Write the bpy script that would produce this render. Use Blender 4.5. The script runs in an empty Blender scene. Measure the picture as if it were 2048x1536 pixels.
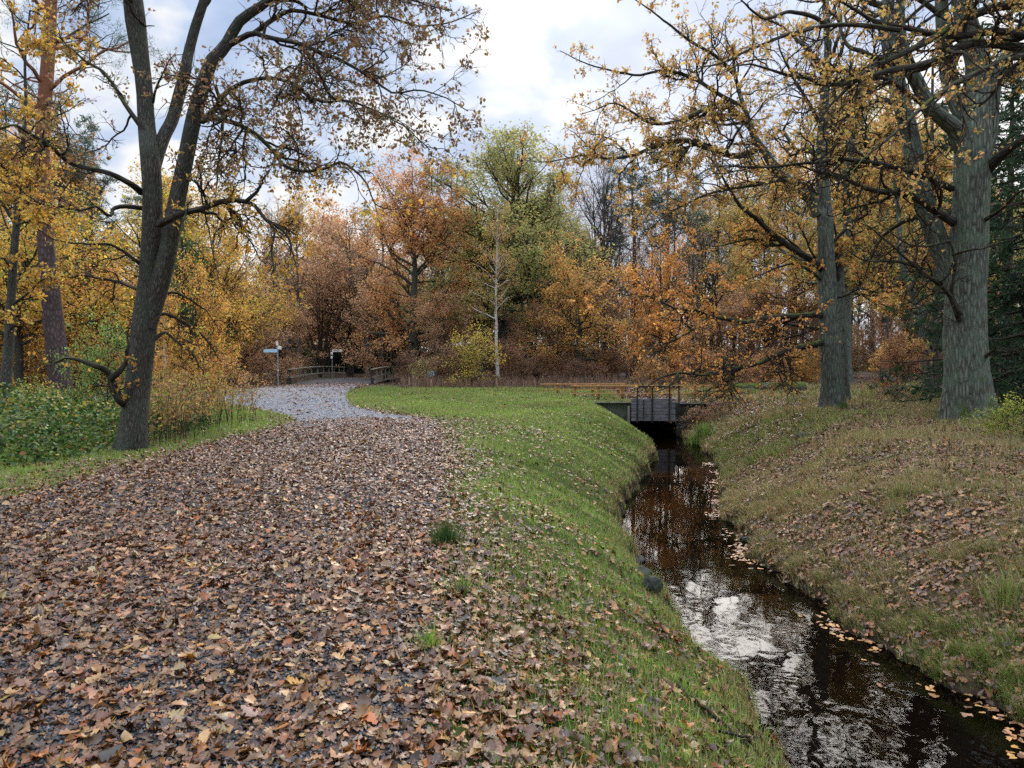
import bpy, math, random
import numpy as np
from mathutils import Vector
from mathutils.geometry import delaunay_2d_cdt

SC = bpy.context.scene
COL = SC.collection
PI = math.pi
F = 1480.0                    # focal length in photo pixels (2048 wide)
EYE = 1.65
PITCH = math.atan(48 / F)
WATER = -1.40

# ------------------------------------------------------------------ placing
def at(px, py, d):
    """Point at forward distance d seen at photo pixel (px, py)."""
    u, v = (px - 1024) / F, (768 - py) / F
    dx, dy, dz = u, v * math.sin(PITCH) + math.cos(PITCH), v * math.cos(PITCH) - math.sin(PITCH)
    s = d / dy
    return np.array((dx * s, d, EYE + dz * s))

def nrm(a):
    return a / np.maximum(np.linalg.norm(a, axis=-1, keepdims=True), 1e-9)

# ------------------------------------------------------------------ tagging
def tag(o, label=None, cat=None, group=None, kind=None):
    if label: o['label'] = label
    if cat: o['category'] = cat
    if group: o['group'] = group
    if kind: o['kind'] = kind
    return o

def thing(name, label, cat, loc, group=None, rz=0.0):
    o = bpy.data.objects.new(name, None)
    o.empty_display_size = 0.3
    COL.objects.link(o)
    o.location = tuple(float(c) for c in loc)
    o.rotation_euler = (0, 0, rz)
    return tag(o, label, cat, group)

def link(name, me, parent=None):
    o = bpy.data.objects.new(name, me)
    COL.objects.link(o)
    if parent is not None: o.parent = parent
    return o

def copy_thing(root, loc, rz, sc, label, group, tint=(1, 1, 1)):
    r = root.copy(); COL.objects.link(r)
    r.location = tuple(float(c) for c in loc); r.rotation_euler = (0, 0, rz)
    r.scale = sc if isinstance(sc, tuple) else (sc, sc, sc)
    r['label'] = label
    if group: r['group'] = group
    elif 'group' in r: del r['group']
    for ch in root.children:
        c = ch.copy(); COL.objects.link(c); c.parent = r
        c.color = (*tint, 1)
    return r

# ------------------------------------------------------------------ mesh making
def mesh_np(name, V, faces, mats, cols=None, vec=None, smooth=False):
    """faces: list of (index array (m,k), material index)."""
    me = bpy.data.meshes.new(name)
    V = np.ascontiguousarray(V, dtype=np.float32)
    me.vertices.add(len(V)); me.vertices.foreach_set('co', V.ravel())
    nl = sum(f.size for f, _ in faces); nf = sum(len(f) for f, _ in faces)
    me.loops.add(nl); me.polygons.add(nf)
    vi = np.concatenate([np.asarray(f, dtype=np.int32).ravel() for f, _ in faces])
    me.loops.foreach_set('vertex_index', vi)
    ls, p = [], 0
    for f, _ in faces:
        m, k = f.shape
        ls.append(p + np.arange(m, dtype=np.int32) * k); p += m * k
    me.polygons.foreach_set('loop_start', np.concatenate(ls).astype(np.int32))
    me.polygons.foreach_set('material_index', np.concatenate([np.full(len(f), mi, np.int32) for f, mi in faces]))
    if smooth: me.polygons.foreach_set('use_smooth', np.ones(nf, bool))
    for m in mats: me.materials.append(m)
    me.update(calc_edges=True)
    if cols is not None:
        c = np.ones((len(V), 4), np.float32); c[:, :3] = cols
        me.attributes.new('tint', 'FLOAT_COLOR', 'POINT').data.foreach_set('color', c.ravel())
    if vec is not None:
        me.attributes.new('along', 'FLOAT_VECTOR', 'POINT').data.foreach_set('vector', np.ascontiguousarray(vec, np.float32).ravel())
    return me

class Tubes:
    """Collects batches of tapered tubes and makes one mesh of them."""
    def __init__(s): s.b = []
    def add(s, P, R, S, lobes=0.0, flare=0.0): s.b.append((np.asarray(P, float), np.asarray(R, float), S, lobes, flare))
    def build(s, rng=None):
        VV, FF, TC, off = [], [], [], 0
        for P, R, S, lobes, flare in s.b:
            N, K, _ = P.shape
            T = nrm(np.gradient(P, axis=1))
            ref = np.cross(nrm(P[:, -1] - P[:, 0]), np.array((0.31, 0.87, 0.38)))
            ref = nrm(ref)[:, None, :]
            n1 = nrm(ref - T * (T * ref).sum(-1, keepdims=True)); n2 = np.cross(T, n1)
            a = np.arange(S) / S * 2 * PI
            ln = np.concatenate([np.zeros((N, 1)), np.cumsum(np.linalg.norm(np.diff(P, axis=1), axis=-1), axis=1)], axis=1)
            rr = np.repeat(R[:, :, None], S, axis=2)
            if lobes:
                ph = np.linspace(0, 5, N)[:, None, None]
                A, L = a[None, None, :], ln[:, :, None]
                rr = rr * (1 + lobes * np.sin(3 * A + ph + .7 * L) + .6 * lobes * np.sin(5 * A - 1.3 * L + 2 * ph) + .5 * lobes * np.sin(2 * A + 3.1 * L))
                if flare:
                    fl = np.exp(-L / 0.45)
                    rr = rr * (1 + flare * fl * (0.55 + 0.45 * np.sin(4 * A + .8) + .25 * np.sin(7 * A)))
            V = P[:, :, None, :] + rr[..., None] * (np.cos(a)[None, None, :, None] * n1[:, :, None, :] + np.sin(a)[None, None, :, None] * n2[:, :, None, :])
            tc = np.stack([np.cos(a)[None, None, :] * rr, np.sin(a)[None, None, :] * rr, np.repeat(ln[:, :, None], S, 2) + np.arange(N)[:, None, None] * 3.7], -1)
            b = (np.arange(N) * K * S)[:, None, None] + (np.arange(K - 1) * S)[None, :, None]
            j, j2 = np.arange(S), (np.arange(S) + 1) % S
            q = np.stack([b + j, b + j2, b + S + j2, b + S + j], -1).reshape(-1, 4) + off
            VV.append(V.reshape(-1, 3)); TC.append(tc.reshape(-1, 3)); FF.append(q); off += N * K * S
        return np.concatenate(VV), np.concatenate(FF), np.concatenate(TC)

def catmull(pts, n):
    """Resample a polyline smoothly to n points (works on any columns)."""
    p = np.asarray(pts, float)
    s = np.concatenate([[0], np.cumsum(np.maximum(np.linalg.norm(np.diff(p[:, :3], axis=0), axis=1), 1e-6))])
    t = np.linspace(0, s[-1], n)
    i = np.clip(np.searchsorted(s, t, side='right') - 1, 0, len(p) - 2)
    h = (s[i + 1] - s[i])[:, None]; u = ((t - s[i])[:, None]) / h
    m = np.gradient(p, s, axis=0) if len(p) > 2 else np.repeat(((p[1] - p[0]) / s[-1])[None], 2, 0)
    m = m * 0.8
    return (2*u**3 - 3*u**2 + 1) * p[i] + (u**3 - 2*u**2 + u) * h * m[i] + (-2*u**3 + 3*u**2) * p[i+1] + (u**3 - u**2) * h * m[i+1]

def spawn(rng, P, R, n, t0=.2, t1=1., ang=(35, 70), rel=.4, K=8, wander=.25, trop=(0, 0, .05), rr=.6, rmin=.004, maxl=9e9, minl=.1, tip=.3):
    N, Kp, _ = P.shape
    seg = np.linalg.norm(np.diff(P, axis=1), axis=-1).sum(1)
    idx = rng.choice(N, n, p=seg / seg.sum())
    t = rng.uniform(t0, t1, n); f = t * (Kp - 1); i = np.minimum(f.astype(int), Kp - 2); a = (f - i)[:, None]
    pos = P[idx, i] * (1 - a) + P[idx, i + 1] * a
    tan = nrm(P[idx, i + 1] - P[idx, i])
    r = R[idx, i] * (1 - a[:, 0]) + R[idx, i + 1] * a[:, 0]
    q = nrm(rng.normal(size=(n, 3))); perp = nrm(q - tan * (q * tan).sum(-1, keepdims=True))
    an = np.radians(rng.uniform(ang[0], ang[1], n))[:, None]
    d = np.cos(an) * tan + np.sin(an) * perp
    L = np.clip(rel * seg[idx] * rng.uniform(.55, 1.3, n) * (1.2 - .6 * t), minl, maxl)
    st = (L / (K - 1))[:, None]
    out = [pos]; trop = np.asarray(trop, float)
    for k in range(1, K):
        d = nrm(d + rng.normal(scale=wander, size=(n, 3)) + trop)
        out.append(out[-1] + d * st)
    Pn = np.stack(out, 1)
    r0 = np.maximum(np.minimum(r * rr, L * .03), rmin)
    Rn = r0[:, None] * np.linspace(1, tip, K)[None, :]
    return Pn, Rn

# ------------------------------------------------------------------ leaves
def pal(rng, n, entries, jit=.12):
    c = np.array([e[0] for e in entries], float); w = np.array([e[1] for e in entries], float)
    x = c[rng.choice(len(c), n, p=w / w.sum())]
    return np.clip(x * (1 + rng.normal(scale=jit, size=(n, 1))) * (1 + rng.normal(scale=jit * .25, size=(n, 3))), .004, .95)

def leaf_cards(rng, pos, d, size, cols, wide=.55, kind='leaf'):
    """Small folded leaves: 6 vertices, 2 quads each ('leaf') or 4 vertices ('kite')."""
    n = len(pos)
    d = nrm(d); q = rng.normal(size=(n, 3)); s = nrm(np.cross(d, q)); up = np.cross(s, d)
    size = size[:, None]
    if kind == 'kite':
        t = [(0, 0, 0), (wide * .5, .45, .06), (0, 1, -.04), (-wide * .5, .5, .06)]
        fi = np.array([[0, 1, 2, 3]])
    else:
        t = [(0, 0, 0), (wide * .38, .3, .07), (wide * .52, .72, .09), (0, 1, -.08), (-wide * .5, .66, .08), (-wide * .36, .28, .07)]
        fi = np.array([[0, 1, 2, 3], [0, 3, 4, 5]])
    V = np.stack([pos + size * (s * a + d * b + up * c) for a, b, c in t], 1)
    m = len(t)
    Fq = (np.arange(n) * m)[:, None, None] + fi[None]
    return V.reshape(-1, 3), Fq.reshape(-1, 4), np.repeat(cols, m, 0)

def leaves_on(rng, P, n, t0=.15, spread=.06, droop=.25, frac=1.0):
    """n leaf places (position, direction, branch index) along the branches P, weighted by length."""
    N, K, _ = P.shape
    seg = np.linalg.norm(np.diff(P, axis=1), axis=-1).sum(1) + .05
    if frac < 1: seg = seg * (rng.random(N) < frac) * rng.uniform(.4, 1.6, N)
    idx = rng.choice(N, n, p=seg / seg.sum())
    f = (t0 + (1 - t0) * rng.random(n) ** .7) * (K - 1); i = np.minimum(f.astype(int), K - 2); a = (f - i)[:, None]
    pos = P[idx, i] * (1 - a) + P[idx, i + 1] * a
    tan = nrm(P[idx, i + 1] - P[idx, i])
    d = nrm(tan * .6 + rng.normal(scale=.6, size=(n, 3)) + np.array((0, 0, -droop)))
    return pos + rng.normal(scale=spread, size=(n, 3)), d, idx

# ------------------------------------------------------------------ materials
def new_mat(name):
    m = bpy.data.materials.new(name); m.use_nodes = True
    nt = m.node_tree; nt.nodes.clear()
    return m, nt, nt.nodes, nt.links

def nd(nt, typ, **kw):
    n = nt.nodes.new(typ)
    for k, v in kw.items():
        if k.startswith('i_'): n.inputs[k[2:].replace('_', ' ')].default_value = v
        else: setattr(n, k, v)
    return n

def ramp(nt, fac, stops):
    r = nd(nt, 'ShaderNodeValToRGB'); e = r.color_ramp.elements
    while len(e) < len(stops): e.new(.5)
    for el, (p, c) in zip(e, stops): el.position = p; el.color = (*c, 1) if len(c) == 3 else c
    nt.links.new(fac, r.inputs[0]); return r.outputs[0]

def mixc(nt, f, a, b, mode='MIX'):
    m = nd(nt, 'ShaderNodeMix', data_type='RGBA', blend_type=mode)
    for sock, v in ((m.inputs[0], f), (m.inputs[6], a), (m.inputs[7], b)):
        if hasattr(v, 'links'): nt.links.new(v, sock)
        else: sock.default_value = v if not isinstance(v, tuple) or len(v) == 4 else (*v, 1)
    return m.outputs[2]

def math_(nt, op, a, b=0.0, clamp=False):
    m = nd(nt, 'ShaderNodeMath', operation=op, use_clamp=clamp)
    for s, v in zip(m.inputs, (a, b)):
        if hasattr(v, 'links'): nt.links.new(v, s)
        else: s.default_value = v
    return m.outputs[0]

def noise(nt, vec, scale, detail=4, rough=.55, dist=0):
    n = nd(nt, 'ShaderNodeTexNoise'); n.inputs['Scale'].default_value = scale; n.inputs['Detail'].default_value = detail
    n.inputs['Roughness'].default_value = rough; n.inputs['Distortion'].default_value = dist
    if vec is not None: nt.links.new(vec, n.inputs['Vector'])
    return n.outputs['Fac']

def out_bsdf(nt, col, rough=.9, bump=None, bs=.5, bd=.02, spec=.3):
    b = nd(nt, 'ShaderNodeBsdfPrincipled'); o = nd(nt, 'ShaderNodeOutputMaterial')
    if hasattr(col, 'links'): nt.links.new(col, b.inputs['Base Color'])
    else: b.inputs['Base Color'].default_value = (*col, 1)
    if hasattr(rough, 'links'): nt.links.new(rough, b.inputs['Roughness'])
    else: b.inputs['Roughness'].default_value = rough
    b.inputs['Specular IOR Level'].default_value = spec
    if bump is not None:
        bp = nd(nt, 'ShaderNodeBump'); bp.inputs['Strength'].default_value = bs; bp.inputs['Distance'].default_value = bd
        nt.links.new(bump, bp.inputs['Height']); nt.links.new(bp.outputs[0], b.inputs['Normal'])
    nt.links.new(b.outputs[0], o.inputs[0]); return b

def leaf_mat(name, trans=.45, rough=.5, mottle=0, spec=.35):
    m, nt, N, L = new_mat(name)
    at_ = nd(nt, 'ShaderNodeAttribute', attribute_name='tint')
    oi = nd(nt, 'ShaderNodeObjectInfo')
    c = mixc(nt, 1.0, at_.outputs['Color'], oi.outputs['Color'], 'MULTIPLY')
    if mottle:
        tc = nd(nt, 'ShaderNodeTexCoord')
        a1 = noise(nt, tc.outputs['Object'], mottle, 4, .6); a2 = noise(nt, tc.outputs['Object'], mottle * 4.5, 3, .6)
        c = mixc(nt, 1.0, c, mixc(nt, math_(nt, 'ADD', math_(nt, 'MULTIPLY', a1, .6), math_(nt, 'MULTIPLY', a2, .4)), (.25, .22, .20, 1), (1.75, 1.75, 1.75, 1)), 'MULTIPLY')
    p = nd(nt, 'ShaderNodeBsdfPrincipled'); p.inputs['Roughness'].default_value = rough; p.inputs['Specular IOR Level'].default_value = spec
    L.new(c, p.inputs['Base Color'])
    t = nd(nt, 'ShaderNodeBsdfTranslucent')
    hs = nd(nt, 'ShaderNodeHueSaturation'); hs.inputs['Saturation'].default_value = 1.02; hs.inputs['Value'].default_value = 1.45
    L.new(c, hs.inputs['Color']); L.new(hs.outputs[0], t.inputs[0])
    mx = nd(nt, 'ShaderNodeMixShader'); mx.inputs[0].default_value = trans
    L.new(p.outputs[0], mx.inputs[1]); L.new(t.outputs[0], mx.inputs[2])
    o = nd(nt, 'ShaderNodeOutputMaterial'); L.new(mx.outputs[0], o.inputs[0])
    return m

def bark_mat(name, dark, light, moss=.5, ridge=26., moss_col=(.075, .105, .018), lichen=None, bump=.9, stretch=.16, red=None, foot=0.0):
    m, nt, N, L = new_mat(name)
    a = nd(nt, 'ShaderNodeAttribute', attribute_name='along')
    mp = nd(nt, 'ShaderNodeMapping'); mp.inputs['Scale'].default_value = (1, 1, stretch); L.new(a.outputs['Vector'], mp.inputs[0])
    n1 = noise(nt, mp.outputs[0], ridge, 5, .6, .4)
    n2 = noise(nt, a.outputs['Vector'], 2.3, 4)
    v = nd(nt, 'ShaderNodeTexVoronoi', feature='DISTANCE_TO_EDGE'); v.inputs['Scale'].default_value = ridge * .9; L.new(mp.outputs[0], v.inputs['Vector'])
    ve = math_(nt, 'MULTIPLY', v.outputs['Distance'], 2.2, True)
    h = math_(nt, 'ADD', math_(nt, 'MULTIPLY', n1, .6), math_(nt, 'MULTIPLY', ve, .6))
    c = ramp(nt, h, [(.2, dark), (.85, light)])
    if red is not None:   # a pine's orange upper stem
        sp = nd(nt, 'ShaderNodeSeparateXYZ'); L.new(a.outputs['Vector'], sp.inputs[0])
        f = nd(nt, 'ShaderNodeMapRange'); f.inputs['From Min'].default_value = red[1]; f.inputs['From Max'].default_value = red[2]; L.new(sp.outputs[2], f.inputs[0])
        c = mixc(nt, f.outputs[0], c, mixc(nt, n1, tuple(x * .6 for x in red[0]), red[0]))
    if lichen is not None:
        lf = ramp(nt, n2, [(.42, (0, 0, 0)), (.62, (1, 1, 1))])
        c = mixc(nt, math_(nt, 'MULTIPLY', lf, .75), c, mixc(nt, h, tuple(x * .45 for x in lichen), lichen))
    if moss:
        g = nd(nt, 'ShaderNodeNewGeometry'); s = nd(nt, 'ShaderNodeSeparateXYZ'); L.new(g.outputs['Normal'], s.inputs[0])
        tcn = nd(nt, 'ShaderNodeTexCoord')
        n3 = noise(nt, tcn.outputs['Object'], 1.7, 5, .65)
        f = math_(nt, 'ADD', math_(nt, 'MULTIPLY', s.outputs[2], .55), math_(nt, 'MULTIPLY', math_(nt, 'SUBTRACT', n3, .5), 2.6))
        sg = nd(nt, 'ShaderNodeSeparateXYZ'); L.new(tcn.outputs['Object'], sg.inputs[0])
        ft = nd(nt, 'ShaderNodeMapRange'); ft.inputs['From Min'].default_value = 1.1; ft.inputs['From Max'].default_value = 0; ft.inputs['To Max'].default_value = foot; L.new(sg.outputs[2], ft.inputs[0])
        f = math_(nt, 'ADD', f, ft.outputs[0])
        f = ramp(nt, math_(nt, 'ADD', f, moss - .5), [(.25, (0, 0, 0)), (.55, (1, 1, 1))])
        n4 = noise(nt, tcn.outputs['Object'], 30, 3)
        c = mixc(nt, f, c, mixc(nt, n4, tuple(x * .4 for x in moss_col), tuple(x * 1.5 for x in moss_col)))
    out_bsdf(nt, c, .92, h, bump, .03, .15)
    return m
# ------------------------------------------------------------------ terrain
YL = np.array([-8, 3, 5.5, 6.5, 7.7, 9.8, 12, 14.1, 17.4, 19.6, 23.8, 26, 30, 60.])
XL = np.array([2.5, 2.15, 2.0, 1.98, 1.93, 1.83, 1.86, 2.08, 2.9, 3.6, 4.7, 4.85, 4.85, 4.85])
YR = np.array([-8, 3, 5.9, 7.5, 10.3, 13, 15.6, 18, 21.5, 25, 30, 60.])
XR = np.array([4.6, 4.4, 4.12, 3.93, 3.68, 3.88, 4.4, 5.1, 6.0, 6.5, 6.75, 6.75])
PATH = np.array([(-.25, -6), (-.35, 3), (-.55, 5), (-.75, 7.5), (-1.05, 11), (-1.3, 14), (-1.6, 17), (-1.9, 18.5), (-2.7, 21), (-4.3, 23.3), (-5.8, 26.5),
                 (-7.35, 32.6), (-8.8, 40), (-9.6, 46), (-9.8, 50.2), (-14.6, 50.2), (-14.4, 46), (-14.9, 41), (-18, 39), (-26, 37), (-26, 31), (-18, 30.5), (-11, 28.7), (-7.9, 23.9),
                 (-6.5, 21.6), (-5.8, 19.9), (-5.6, 17.4), (-5.85, 14.9), (-5.95, 11.4), (-5.9, 8.4), (-5.9, -6)], float)

def ss(x):
    x = np.clip(x, 0, 1); return x * x * (3 - 2 * x)

def lump(x, y, s, seed):
    a = 0
    for k, (fx, fy, ph) in enumerate([(1, .6, 0), (-.7, 1.1, 1.7), (1.6, -1.2, 3.1), (2.3, 1.9, .6), (-3.1, 2.6, 4.2)]):
        a = a + np.sin((fx * x + fy * y) * s + ph + seed * 1.3) / (1 + .5 * k)
    return a / 2.6

def inpoly(x, y, poly):
    x, y = np.asarray(x, float), np.asarray(y, float); ins = np.zeros(x.shape, bool)
    x0, y0 = poly[-1]
    for x1, y1 in poly:
        c = ((y1 > y) != (y0 > y))
        with np.errstate(divide='ignore', invalid='ignore'):
            ins ^= c & (x < (x0 - x1) * (y - y1) / (y0 - y1 + 1e-12) + x1)
        x0, y0 = x1, y1
    return ins

def polydist(x, y, poly):
    d = np.full(np.shape(x), 1e9)
    a = poly; b = np.roll(poly, -1, 0)
    for (ax, ay), (bx, by) in zip(a, b):
        vx, vy = bx - ax, by - ay
        t = np.clip(((x - ax) * vx + (y - ay) * vy) / (vx * vx + vy * vy), 0, 1)
        d = np.minimum(d, np.hypot(x - ax - t * vx, y - ay - t * vy))
    return d

def edges(y):
    wob = .08 * np.sin(y * 2.3) + .06 * np.sin(y * 5.1 + 1) + .035 * np.sin(y * 11.3) + .02 * np.sin(y * 23 + 2)
    fade = ss((29 - y) / 3)
    return np.interp(y, YL, XL) + wob * fade, np.interp(y, YR, XR) + (.09 * np.sin(y * 1.9 + 2) + .07 * np.sin(y * 4.3) + .04 * np.sin(y * 9.7 + 1) + .025 * np.sin(y * 21)) * fade

def hgt(x, y):
    x, y = np.asarray(x, float), np.asarray(y, float)
    xl, xr = edges(y)
    t, s = xl - x, x - xr
    wl = np.interp(y, [3, 8, 20, 30], [2.5, 2.7, 2.7, 2.1])
    zl = WATER - .1 + .32 * ss(t / .16) + (-WATER - .22) * (1 - (1 - np.clip((t - .1) / wl, 0, 1)) ** 1.75)
    zr = WATER - .1 + .18 * ss(s / .12) + (-WATER - .08) * (1 - (1 - np.clip((s - .1) / 3.6, 0, 1)) ** 1.6)
    u = np.clip((x - xl) / np.maximum(xr - xl, .1), 0, 1)
    bed = WATER - .1 - .16 * np.sin(PI * u)
    z = np.where(t > 0, zl, np.where(s > 0, zr, bed))
    beyond = ss((y - 33.6) / .25)
    z = z * (1 - beyond)
    rb = ss((s - .3) / 1.5)
    z = z + rb * (.10 * lump(x, y, 1.15, 1) + .06 * lump(x, y, 3.1, 2))
    lb = ss((t - .2) / 1.0) * ss((x + .6) / 1.2)
    z = z + lb * (.03 * lump(x, y, 1.6, 3)) * ss((34 - y) / 4)
    far = ss((x + 6.4) / -1.5)
    z = z + far * .05 * lump(x, y, .8, 4)
    return z

def surf(x, y):
    """Ground height, or the culvert's deck where it spans the stream."""
    z = hgt(x, y); return np.where((y > 30.1) & (y < 33.8) & (x > 2.7) & (x < 9.1), np.maximum(z, -.085), z)

# ------------------------------------------------------------------ materials used by everything
M = {}
M['leaf'] = leaf_mat('tree_leaf', .52, .55)
M['litter'] = leaf_mat('litter_leaf', .10, .38, mottle=28, spec=.55)
M['blade'] = leaf_mat('grass_blade', .35, .45, spec=.4)
M['herb'] = leaf_mat('bramble_leaf', .25, .5, spec=.28)
M['oak'] = bark_mat('oak_bark', (.016, .014, .012), (.15, .14, .115), .40, 42, stretch=.17, lichen=(.10, .115, .09), bump=1.0)
M['bigoak'] = bark_mat('grey_green_oak_bark', (.022, .024, .02), (.21, .22, .18), .38, 16, lichen=(.17, .225, .16), stretch=.2, bump=1.0, foot=.55)
M['midoak'] = bark_mat('lichened_oak_bark', (.028, .03, .026), (.2, .21, .18), .36, 17, lichen=(.15, .195, .14), stretch=.2, foot=.4)
M['limb'] = bark_mat('mossy_limb_bark', (.018, .016, .013), (.085, .078, .062), .40, 20)
M['twig'] = bark_mat('twig_bark', (.022, .017, .013), (.075, .06, .045), .30, 14)
M['greybark'] = bark_mat('grey_bark', (.04, .038, .034), (.17, .16, .145), .30, 14)
M['pine'] = bark_mat('pine_bark', (.035, .025, .022), (.15, .10, .085), 0, 13, stretch=.35, red=((.36, .15, .06), 6.5, 11))
M['conifer'] = bark_mat('conifer_bark', (.03, .024, .02), (.10, .075, .06), .2, 12)

def birch_mat():
    m, nt, N, L = new_mat('birch_bark')
    a = nd(nt, 'ShaderNodeAttribute', attribute_name='along')
    mp = nd(nt, 'ShaderNodeMapping'); mp.inputs['Scale'].default_value = (3, 3, 14); L.new(a.outputs['Vector'], mp.inputs[0])
    n1 = noise(nt, mp.outputs[0], 1.3, 4, .6)
    c = ramp(nt, n1, [(.36, (.05, .045, .04)), (.44, (.46, .42, .37)), (.8, (.58, .54, .49))])
    out_bsdf(nt, c, .8, n1, .3, .01); return m
M['birch'] = birch_mat()

def wood_mat(name, dark, light, scale=7, rough=.8, green=.0):
    m, nt, N, L = new_mat(name)
    tc = nd(nt, 'ShaderNodeTexCoord')
    mp = nd(nt, 'ShaderNodeMapping'); mp.inputs['Scale'].default_value = (.6, 4, 4); L.new(tc.outputs['Object'], mp.inputs[0])
    n1 = noise(nt, mp.outputs[0], scale, 6, .6, .6); n2 = noise(nt, tc.outputs['Object'], 1.7, 4)
    c = ramp(nt, n1, [(.3, dark), (.7, light)])
    if green: c = mixc(nt, math_(nt, 'MULTIPLY', ramp(nt, n2, [(.4, (0, 0, 0)), (.65, (1, 1, 1))]), green), c, (.06, .08, .03))
    else: c = mixc(nt, math_(nt, 'MULTIPLY', n2, .5), c, tuple(x * .55 for x in light))
    out_bsdf(nt, c, rough, n1, .4, .01); return m
M['orange_wood'] = wood_mat('orange_stained_timber', (.30, .15, .05), (.54, .28, .09), 6)
M['grey_wood'] = wood_mat('weathered_timber', (.11, .10, .07), (.33, .30, .22), 8, .85, .35)
M['dark_wood'] = wood_mat('dark_timber', (.012, .011, .010), (.05, .045, .04), 8)
M['gate_wood'] = wood_mat('grey_sluice_planks', (.07, .068, .076), (.27, .26, .29), 5, .75, .25)
M['log_wood'] = wood_mat('cut_log_wood', (.35, .24, .14), (.6, .46, .30), 9)

def flat_mat(name, col, rough=.6, spec=.3, metal=0, var=.25, sc=8):
    m, nt, N, L = new_mat(name)
    tc = nd(nt, 'ShaderNodeTexCoord'); n1 = noise(nt, tc.outputs['Object'], sc, 4)
    c = mixc(nt, n1, tuple(x * (1 - var) for x in col), tuple(min(1, x * (1 + var)) for x in col))
    b = out_bsdf(nt, c, rough, n1, .15, .005, spec); b.inputs['Metallic'].default_value = metal; return m
M['galv'] = flat_mat('galvanised_steel', (.42, .43, .44), .45, .5, .6)
M['sign_white'] = flat_mat('cream_sign_plate', (.74, .73, .66), .5, var=.06)
M['sign_blue'] = flat_mat('pale_blue_sign_plate', (.42, .62, .74), .5, var=.08)
M['sign_ink'] = flat_mat('dark_blue_sign_print', (.05, .12, .2), .5)
M['sign_edge'] = flat_mat('white_sign_print', (.78, .8, .8), .5, var=.05)
M['rust'] = flat_mat('rusty_dark_iron', (.03, .025, .022), .7)

def stone_mat(name, dark, light, scale, moss=.3):
    m, nt, N, L = new_mat(name)
    tc = nd(nt, 'ShaderNodeTexCoord')
    v = nd(nt, 'ShaderNodeTexVoronoi'); v.inputs['Scale'].default_value = scale; L.new(tc.outputs['Object'], v.inputs['Vector'])
    n1 = noise(nt, tc.outputs['Object'], scale * 2.5, 5)
    c = ramp(nt, math_(nt, 'ADD', math_(nt, 'MULTIPLY', v.outputs['Distance'], .5), math_(nt, 'MULTIPLY', n1, .6)), [(.3, dark), (.8, light)])
    n2 = noise(nt, tc.outputs['Object'], 1.9, 4)
    c = mixc(nt, math_(nt, 'MULTIPLY', ramp(nt, n2, [(.45, (0, 0, 0)), (.7, (1, 1, 1))]), moss), c, (.06, .085, .03))
    out_bsdf(nt, c, .8, n1, .7, .03); return m
M['concrete'] = stone_mat('stained_concrete', (.03, .032, .028), (.12, .12, .108), 5, .6)
M['stone'] = stone_mat('wet_dark_stone', (.008, .008, .008), (.045, .045, .04), 4, .35)

def ground_mat():
    m, nt, N, L = new_mat('woodland_ground')
    tc = nd(nt, 'ShaderNodeTexCoord')
    a = nd(nt, 'ShaderNodeAttribute', attribute_name='tint')
    n1 = noise(nt, tc.outputs['Object'], 9, 6, .65); n2 = noise(nt, tc.outputs['Object'], 55, 4, .6); n3 = noise(nt, tc.outputs['Object'], .9, 5)
    k = mixc(nt, n1, (.45, .42, .40, 1), (1.5, 1.45, 1.4, 1))
    c = mixc(nt, 1.0, a.outputs['Color'], k, 'MULTIPLY')
    c = mixc(nt, math_(nt, 'MULTIPLY', ramp(nt, n2, [(.5, (0, 0, 0)), (.75, (1, 1, 1))]), .6), c, (.13, .075, .04))
    c = mixc(nt, math_(nt, 'MULTIPLY', ramp(nt, n3, [(.4, (0, 0, 0)), (.8, (1, 1, 1))]), .4), c, (.05, .032, .02))
    out_bsdf(nt, c, .95, n2, .8, .03, .15); return m
M['ground'] = ground_mat()

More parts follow.
